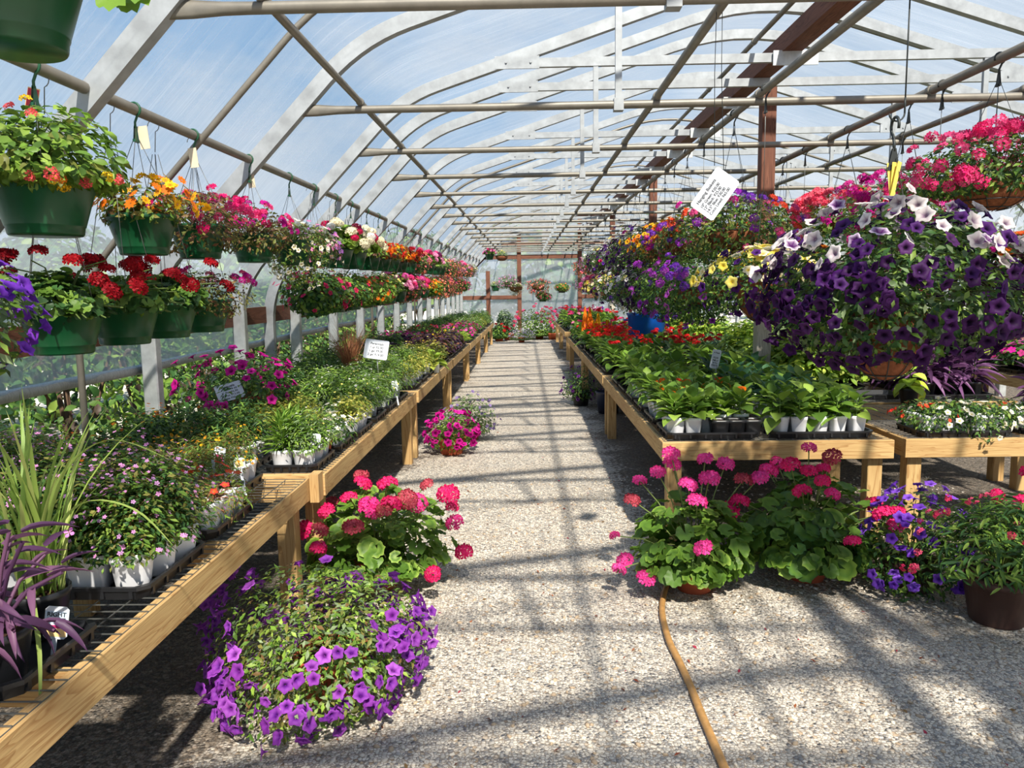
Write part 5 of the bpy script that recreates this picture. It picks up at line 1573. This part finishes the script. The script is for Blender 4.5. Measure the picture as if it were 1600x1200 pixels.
stake_sign('narrow white label on a stake among the green plants of the right bench', b, tp, .075, .165, (0, .2, 0), [('4 Pack\n\n$2.50\nFlat of\n18 for\n$20.00', .019, .0, 'CENTER', 0)], 0)
b = at_z(1045, 545, BZ + .05)
tp = at_y(1045, 522, b.y)
stake_sign('small white label on a stake behind the red flowers of the right bench', b, tp, .08, .2, (0, .3, .5), [('4 Pack\n$2.50', .022, .0, 'CENTER', 0)], 0)
b = at_z(1110, 535, BZ + .05)
tp = at_y(1110, 508, b.y)
stake_sign('white label on a stake before the bluish bushy plants in second row', b, tp, .08, .13, (-.3, .2, .3), [('Herbs\n$3.00', .022, .0, 'CENTER', 0)], 0)

def smooth_path(P, n=6):
    out = []
    for i in range(len(P) - 1):
        a, b, c, d = P[max(i - 1, 0)], P[i], P[i + 1], P[min(i + 2, len(P) - 1)]
        for k in range(n):
            t_ = k / n
            out.append(0.5 * ((2 * b) + (c - a) * t_ + (2 * a - 5 * b + 4 * c - d) * t_ ** 2 + (3 * b - a - 3 * c + d) * t_ ** 3))
    return out + [P[-1]]

# ------------------------------------------------------------------ near left corner: grass, spiderwort, tray
sp = at_z(48, 1052, BZ + .005)
thing('nursery_tray', 'rounded black tray with grass and purple spiderwort at the bottom left corner', 'tray', (-1.41, 1.8, BZ + .004), group='black nursery trays', me=get_tray(.44, .36))
def blades(n, seed, length, width, pal, lean, spread=.03, bias=(0, 0)):
    a = Acc()
    r = np.random.default_rng(seed)
    for k in range(n):
        az = r.uniform(0, 2 * PI)
        L = length * r.uniform(.55, 1.1)
        le = lean * r.uniform(.25, 1.2)
        dx, dy = math.cos(az) * le + bias[0], math.sin(az) * le + bias[1]
        x0, y0 = r.normal(0, spread), r.normal(0, spread)
        seg = 9
        w = width * r.uniform(.6, 1.2)
        sx, sy = -math.sin(az) * w, math.cos(az) * w
        V, F = [], []
        c = pick(r, pal, 1)[0]
        bend = r.uniform(.3, 1.2)
        for i in range(seg + 1):
            f = i / seg
            ww = (1 - f ** 2.2) * (0.55 + .45 * min(1, f * 5))
            px = x0 + dx * L * (f * .45 + f ** 2.4 * .6)
            py = y0 + dy * L * (f * .45 + f ** 2.4 * .6)
            pz = L * (f - .42 * bend * le * f ** 3)
            V += [(px - sx * ww, py - sy * ww, pz + ww * w * .5), (px, py, pz), (px + sx * ww, py + sy * ww, pz + ww * w * .5)]
        for i in range(seg):
            o = 3 * i
            F += [(o, o + 1, o + 4), (o, o + 4, o + 3), (o + 1, o + 2, o + 5), (o + 1, o + 5, o + 4)]
        a.raw(V, F, c)
    return a
gp = at_z(70, 990, BZ + .02)
t = thing('potted_grass', 'tall light green strap grass in a black pot, left edge of the near bench', 'potted plant', (gp.x - .02, gp.y + .02, BZ + .012))
part('pot', PGR, t)
bl = Acc()
for pp, wd_ in (([(-.02, -.02, .16), (.06, -.12, .2), (.16, -.25, .06), (.2, -.34, -.12)], .008), ([(0, 0, .2), (.12, .02, .36), (.26, .04, .34), (.36, .06, .22)], .007), ([(0, 0, .2), (.05, .05, .42), (.16, .12, .52), (.3, .2, .44)], .007)):
    q_ = smooth_path([Vector(v) for v in pp], 5)
    V, F = [], []
    for i, v in enumerate(q_):
        ww = wd_ * (1 - (i / (len(q_) - 1)) ** 2.5)
        V += [(v.x - ww * .6, v.y - ww * .8, v.z), (v.x, v.y, v.z - ww * .4), (v.x + ww * .6, v.y + ww * .8, v.z)]
    for i in range(len(q_) - 1):
        o = 3 * i
        F += [(o, o + 1, o + 4), (o, o + 4, o + 3), (o + 1, o + 2, o + 5), (o + 1, o + 5, o + 4)]
    bl.raw(V, F, lin((146, 166, 84)))
part('arching_leaves', bl.mesh('arching_leaves'), t, (0, 0, .0))
part('foliage', blades(50, 5, .58, .009, [(150, 172, 84), (128, 156, 72), (172, 182, 104), (112, 140, 66)], .5, .025).mesh('blades'), t, (0, 0, .11))
t = thing('potted_spiderwort', 'purple spiderwort with long arching leaves at the bottom left corner', 'potted plant', (-1.3, 1.72, BZ + .012))
part('pot', PGR, t)
pl = Acc()
r = np.random.default_rng(15)
PP = [(98, 64, 96), (116, 78, 108), (80, 50, 82)]
for k, (az, el, L) in enumerate([(-20, 62, .27), (20, 40, .2), (-40, 18, .16), (-70, -12, .16), (-100, 10, .14), (150, 30, .16), (60, 50, .2), (-10, 5, .17), (100, 60, .22), (-150, 20, .18), (-55, 45, .15), (10, 78, .25)]):
    a_, e_ = D(az), D(el)
    d = np.array([math.cos(a_) * math.cos(e_), math.sin(a_) * math.cos(e_), math.sin(e_)])
    c = pick(r, PP, 1)
    pl.stalk([(0, 0, 0), tuple(d * L * .5 + [0, 0, .03]), tuple(d * L)], .005, c[0], 5)
    for j in range(4):
        s = (.35 + .22 * j)
        al = d + r.normal(0, .55, 3)
        pl.add(LEAF_STRAP, frame(np.array([[r.normal(0, .4), -.3 + r.normal(0, .3), 1]]), al[None]), (d * L * s + [0, 0, .02])[None], np.array([r.uniform(.07, .125)]), pick(r, PP, 1))
part('foliage', pl.mesh('spiderwort'), t, (0, 0, .12))
part('flower', flower_mesh('spiderwort_flower', FL4, (226, 120, 214), (250, 220, 120), 1), t, (.19, .02, .36), (.9, .3, 0), scale=.013)
part('flower', flower_mesh('spiderwort_flower', FL4, (226, 120, 214), (250, 220, 120), 2), t, (.02, -.17, .07), (.9, .3, 0), scale=.013)
q = at_y(88, 973, 1.86)
t = thing('plant_label', 'printed plant tag with blue lettering and magenta band behind the purple spiderwort', 'plant tag', tuple(q), rot=(-.12, .12, .1))
part('card', card(.06, .085), t)
part('band', MB().box(-.029, .029, -.0016, -.001, -.014, -.006).mesh('band', M_MAUVE), t)
part('picture', MB().box(-.027, .027, -.0016, -.001, -.036, -.015).mesh('picture', M_CREAM), t)
part('picture', MB().box(-.029, .029, -.0012, -.0009, -.004, .03).mesh('picture', M_LBLUE), t)
lettering('RIGHT\nLIGHT', .0165, t, (0, -.002, .014), align='CENTER', gap=.9)
part('stake', MB().box(-.006, .006, -.0008, .0008, -.13, -.04).mesh('stake', M_CARD), t)
# printed tags by the moss roses
for k, (u, v, y, lab, m_) in enumerate([(343, 712, 3.45, 'white plant tag with a dark picture standing by the moss roses', M_MAUVE), (374, 724, 3.42, 'small square tag with an orange picture among the yellow flowers', M_CREAM), (493, 690, 3.95, 'curved white tag standing in the round white pot', M_CARD), (617, 603, 6.1, 'white plant tag in a pot at the aisle edge of the second left bench', M_CARD)]):
    q = at_y(u, v, y)
    t = thing('plant_label', lab, 'plant tag', tuple(q), rot=(-.1, .15 * (-1) ** k, .2))
    part('card', card(.05, .085 if k != 1 else .05), t)
    if k < 2:
        part('picture', MB().box(-.018, .018, -.0018, -.001, -.03 if k == 0 else -.016, .006 if k == 0 else .014).mesh('picture', m_), t)
    part('stake', MB().box(-.006, .006, -.0008, .0008, -.16, -.02).mesh('stake', M_CARD), t)
# brown ornamental grass
q = at_z(545, 600, BZ + .01)
t = thing('potted_grass', 'brown ornamental grass in a black pot midway along the left bench', 'potted plant', (-1.66, 6.97, BZ + .005))
part('pot', PGR, t)
part('foliage', blades(260, 9, .62, .0034, [(176, 120, 88), (150, 96, 70), (196, 144, 104)], .55, .02).mesh('blades'), t, (0, 0, .12))

# blue tub, crate, trays
t = thing('tub', 'bright blue plastic tub on the right bench under the purple baskets', 'tub', (1.75, 11.2, BZ + .004))
mb = MB().lathe([(0, 0), (.23, 0), (.245, .01), (.275, .56), (.29, .57), (.29, .6), (.267, .6), (.25, .5), (.235, .02), (0, .02)], 36)
part('body', mb.mesh('tub', M_BLUE), t)
for s in (-1, 1):
    part('handle', MB().tube([(s * .28, -.08, .5), (s * .33, -.07, .5), (s * .33, .07, .5), (s * .28, .08, .5)], .012, 8).mesh('handle', M_BLUE), t)
t = thing('crate', 'open slatted wooden crate on the bench beside the blue tub', 'crate', (2.02, 10.3, BZ + .004))
for dz in (.0, .1, .2):
    for s in (-1, 1):
        part('slat', MB().box(-.24, .24, s * .16 - .008, s * .16 + .008, dz, dz + .075).mesh('slat', MATS['bench_wood_X']), t)
        part('slat', MB().box(s * .24 - .008, s * .24 + .008, -.16, .16, dz, dz + .075).mesh('slat', MATS['bench_wood_Y']), t)
for sx in (-1, 1):
    for sy in (-1, 1):
        part('corner_post', MB().box(sx * .215 - .015, sx * .215 + .015, sy * .14 - .012, sy * .14 + .012, 0, .28).mesh('corner', MATS['bench_wood_Z']), t)
part('bottom', MB().box(-.23, .23, -.15, .15, 0.0, .012).mesh('bottom', MATS['bench_wood_X']), t)
thing('bucket', 'dark blue black bucket under the right bench', 'bucket', (1.05, 9.9, 0), me=MB().lathe([(0, 0), (.13, 0), (.16, .26), (.17, .27), (.17, .29), (.15, .29), (.12, .02), (0, .02)], 28).mesh('bucket', plain('dark_blue_plastic', (32, 40, 66), rough=.4)))

# hose
hp = [at_z(u, v, .014) for u, v in [(1048, 905), (1042, 914), (1036, 935), (1035, 960), (1045, 1000), (1062, 1035), (1080, 1075), (1098, 1120), (1115, 1160), (1132, 1200), (1150, 1245), (1172, 1300)]]
hp = [Vector((.95, 4.3, .014)), Vector((.84, 4.12, .014))] + hp
thing('garden_hose', 'tan garden hose snaking across the gravel from under the pink geraniums', 'hose', me=MB().tube(smooth_path(hp), .0155, 12).mesh('hose', M_HOSE))

# plants on the ground at the far end
FARPOT = big_pot(.17, .22, M_TERRA)
def far_bush(label, x, y, rx, h, pal, seed, fl=None, nf=30, leaf=LEAF_OVAL, ls=.09, n=2600):
    m = Mound(seed, rx, h, .1, .35)
    m.leaves(n, leaf, ls, pal, .3, .7).stems(30)
    if fl:
        m.flowers(nf, HEAD_GER, .055, fl, zlo=.1, f=1.12, clump=12)
    t = thing('potted_bush', label, 'potted plant', (x, y, 0), 0, 'plants on the ground at the far end')
    part('pot', FARPOT, t)
    part('foliage', m.leaf.mesh('bush'), t, (0, 0, .2))
    if fl:
        part('blossoms', m.flow.mesh('bush_flowers', M_PETAL), t, (0, 0, .2), kind='stuff')
PK = [(240, 70, 140), (232, 100, 150), (220, 60, 100)]
far_bush('wide pink flowering bush on the ground mid aisle before the end wall', .4, 26.0, .75, .8, G_MID, 71, PK, 60)
far_bush('green bush at the foot of the left door post', -.85, 26.6, .5, .9, G_DARK + G_GREY, 72, None, 0, LEAF_LANCE, .14)
far_bush('grey green bush in the left corner of the end wall', -1.7, 26.9, .6, .8, G_GREY + G_DARK, 73, None, 0, LEAF_LANCE, .12)
far_bush('thin green plant right of the pink bush at the end wall', 1.25, 27.0, .3, 1.0, G_GREY + G_MID, 74, None, 0, LEAF_LANCE, .12, 900)
far_bush('thin green plant at the foot of the right door post', 1.75, 27.0, .35, .9, G_GREY + G_DARK, 75, None, 0, LEAF_LANCE, .12, 900)
far_bush('low red flowered plant at the end of the left benches', -.95, 25.0, .35, .3, G_DARK + G_MID, 76, [RED, HOT], 14)
m = Mound(61, .42, .3, .05, .15)
m.leaves(700, LEAF_SMALL, .06, G_MID + G_GREY).flowers(160, FL5, .026, [(226, 214, 232), (206, 186, 220)], None, zlo=.2)
t = thing('potted_plant', 'low mound of pale lavender flowers on the gravel at the aisle end', 'potted plant', (-.2, 24.3, 0))
part('pot', FARPOT, t, scale=.7)
part('foliage', m.leaf.mesh('mound'), t, (0, 0, .12))
part('blossoms', m.flow.mesh('mound_flowers', M_PETAL), t, (0, 0, .12), kind='stuff')
for k, x in enumerate((-.75, .75, 1.0, 1.35)):
    thing('planter', ['terracotta planter box by the left door post at the far end', 'terracotta planter box right of the tall pink bush', 'pale pink planter box at the far end of the aisle', 'dark blue planter box near the right door post'][k], 'planter', (x + .1, 25.6, 0), me=MB().lathe([(0, 0), (.13, 0), (.17, .18), (.18, .19), (.18, .22), (.15, .22), (.13, .1), (0, .1)], 24, sq=5).mesh('planter', [M_TERRA, M_TERRA, plain('pink_plastic', (226, 190, 180)), plain('navy_plastic', (36, 60, 110))][k]))

# fallen petals and dry leaves on the gravel
a = Acc()
r = np.random.default_rng(8)
n = 420
P = np.stack([r.uniform(-.8, 2.6, n), 2.2 + 7 * r.uniform(0, 1, n) ** 1.4, np.full(n, .006)], -1)
a.add(LEAF_SMALL, frame(np.stack([r.normal(0, .3, n), r.normal(0, .3, n), np.ones(n)], -1), r.normal(0, 1, (n, 3))), P, r.uniform(.01, .03, n), pick(r, [(150, 70, 40), (120, 62, 40), (170, 100, 60), (176, 60, 80), (140, 110, 70)], n))
o = thing('dry_leaves', 'scattered dry brown leaves and fallen petals lying on the gravel', 'leaf litter', me=a.mesh('dry_leaves'), kind='stuff')

# loose stones on top of the gravel near the camera
a = Acc()
r = np.random.default_rng(18)
n = 4500
t_ = (1 + 5 ** .5) / 2
ico = np.array([(-1, t_, 0), (1, t_, 0), (-1, -t_, 0), (1, -t_, 0), (0, -1, t_), (0, 1, t_), (0, -1, -t_), (0, 1, -t_), (t_, 0, -1), (t_, 0, 1), (-t_, 0, -1), (-t_, 0, 1)], float) / 1.9
icf = tri([(0, 11, 5), (0, 5, 1), (0, 1, 7), (0, 7, 10), (0, 10, 11), (1, 5, 9), (5, 11, 4), (11, 10, 2), (10, 7, 6), (7, 1, 8), (3, 9, 4), (3, 4, 2), (3, 2, 6), (3, 6, 8), (3, 8, 9), (4, 9, 5), (2, 4, 11), (6, 2, 10), (8, 6, 7), (9, 8, 1)])
for q in range(5):
    nn = n // 5
    P = np.stack([r.uniform(-.75, 3.4, nn), 1.9 + 4.5 * r.uniform(0, 1, nn) ** 1.5, np.full(nn, .002)], -1)
    sh = ico * r.uniform(.7, 1.3, (12, 1)) * np.array([1.25, .9, .55])
    a.add((sh, icf, np.zeros(12)), frame(np.stack([r.normal(0, .25, nn), r.normal(0, .25, nn), np.ones(nn)], -1), r.normal(0, 1, (nn, 3))), P, r.uniform(.006, .013, nn), pick(r, [(194, 186, 174), (208, 197, 182), (174, 168, 160), (216, 205, 188), (182, 160, 134)], nn, .06))
thing('loose_gravel', 'loose pale stones lying on the gravel aisle in the foreground', 'gravel', me=a.mesh('loose_gravel', M_STONE), kind='stuff')

# ------------------------------------------------------------------ outdoors, seen through the open left side and the film
def shrub(label, x, y, h, rx, seed, pal, n=900, ls=.1, leaf=LEAF_OVAL, tone='shrub', group='shrubs outside the left wall'):
    t = thing(tone, label, tone, (x, y, -.03), 0, group)
    m = Mound(seed, rx, h * .55, h * .38, .3)
    m.leaves(n, leaf, ls, pal, .35, .5)
    st = MB()
    r = random.Random(seed)
    for k in range(5):
        e = (r.uniform(-.5, .5) * rx, r.uniform(-.5, .5) * rx, h * .8)
        st.tube([(r.uniform(-.06, .06), r.uniform(-.06, .06), 0), (e[0] * .4, e[1] * .4, h * .4), e], h * .012, 6, rs=[h * .014, h * .011, h * .004])
    part('foliage', m.leaf.mesh('shrub_leaves'), t, (0, 0, h * .45))
    part('stem', st.mesh('stems', M_BARK), t)
r = random.Random(2)
for k in range(15):
    y = .6 + k * 1.25
    shrub('dark leafy shrub close outside the left wall, %s from the front' % ORD[k], -3.3 - r.uniform(0, .35), y + r.uniform(-.2, .2), 1.6 + r.uniform(-.2, .3), .6, 100 + k % 5, G_DARK + G_MID + [(74, 60, 50)], 620, .1)
for k in range(17):
    y = 1 + k * 1.75
    shrub('taller shrub behind the first row outside the left wall, %s from the front' % ORD[k], -5.6 - r.uniform(0, .8), y, 2.2 + r.uniform(-.2, .4), 1.15, 120 + k % 3, G_MID + G_DARK, 1500, .15)
for k in range(7):
    shrub('leafy shrub outside the far end wall, %s from the left' % ORD[k], -2.2 + k * 1.55, YEND + 2.6 + r.uniform(0, 1.2), 1.9 + r.uniform(-.3, .5), 1.0, 140 + k % 3, G_DARK + G_BLUE, 1300, .15, group='shrubs beyond the end wall')
for k in range(10):
    shrub('leafy shrub outside the right wall, %s from the front' % ORD[k], 9.3 + r.uniform(0, .8), 4 + k * 2.3, 1.7 + r.uniform(-.3, .3), 1.1, 143 + k % 3, G_DARK + G_MID, 1200, .15, group='shrubs outside the right wall')
for k in range(12):
    x, y = [(-19, 4), (-22, 11), (-18, 17), (-24, 24), (-20, 31), (-13, 37), (-6, 42), (1, 44), (8, 43), (15, 40), (22, 30), (26, 18)][k]
    shrub('broad green tree standing far outside, %s clockwise from the left' % ORD[k], x, y, 6.2 + r.uniform(-1, 1), 3.6, 130 + k % 3, G_MID + G_DARK + G_BLUE, 1500, .55, tone='tree', group='trees beyond the greenhouse')
thing('tarp', 'crumpled blue tarp lying behind the shrubs outside the left wall', 'tarp', (-5.0, 4.6, 0), me=MB().lathe([(0, .5), (.2, .46), (.4, .3), (.5, .1), (.55, -.03)], 12).mesh('tarp', M_BLUE))

# ------------------------------------------------------------------ light
w = bpy.data.worlds.new('sky')
scene.world = w
w.use_nodes = True
nt = w.node_tree
nt.nodes.clear()
out = nt.nodes.new('ShaderNodeOutputWorld')
bg = nt.nodes.new('ShaderNodeBackground')
tc = nt.nodes.new('ShaderNodeTexCoord')
sx = nt.nodes.new('ShaderNodeSeparateXYZ')
nt.links.new(tc.outputs['Generated'], sx.inputs[0])
blue = ramp(nt, sx.outputs[2], [(0.0, (0.66, 0.78, 0.92, 1)), (0.25, (0.26, 0.55, 0.92, 1)), (0.8, (0.10, 0.36, 0.84, 1))])
mp = nt.nodes.new('ShaderNodeMapping')
mp.inputs['Scale'].default_value = (1, 1, 2.2)
nt.links.new(tc.outputs['Generated'], mp.inputs[0])
cl = nd(nt, 'ShaderNodeTexNoise', i_Scale=2.3, i_Detail=7.0, i_Roughness=0.6)
nt.links.new(mp.outputs[0], cl.inputs['Vector'])
cf = ramp(nt, cl.outputs[0], [(0.46, (0, 0, 0, 1)), (0.70, (0.85, 0.85, 0.85, 1))])
east = ramp(nt, sx.outputs[0], [(0.0, (0, 0, 0, 1)), (0.55, (0.6, 0.6, 0.6, 1))])
haze = mixc(nt, east, cf, (1, 1, 1, 1))
c = mixc(nt, haze, blue, (0.85, 0.92, 1.0, 1))
nt.links.new(c, bg.inputs[0])
bg.inputs[1].default_value = 0.66
nt.links.new(bg.outputs[0], out.inputs[0])
sun = bpy.data.lights.new('sun', 'SUN')
sun.energy = 8.3
sun.angle = math.radians(1.4)
sun.color = (1.0, 0.935, 0.81)
so = bpy.data.objects.new('sun', sun)
so.rotation_euler = Vector((-.2, .95, -1)).to_track_quat('-Z', 'Y').to_euler()
so.location = (5, -8, 15)
COL.objects.link(so)

vs = scene.view_settings
scene.display_settings.display_device = 'sRGB'
vs.view_transform = 'Standard'
vs.look = 'None'
vs.exposure = 0.12
vs.gamma = 1.0
vs.use_curve_mapping = False
cy = scene.cycles
cy.max_bounces = 7
cy.diffuse_bounces = 3
cy.glossy_bounces = 2
cy.transmission_bounces = 4
cy.transparent_max_bounces = 12
cy.caustics_reflective = False
cy.caustics_refractive = False
cy.sample_clamp_indirect = 6.0
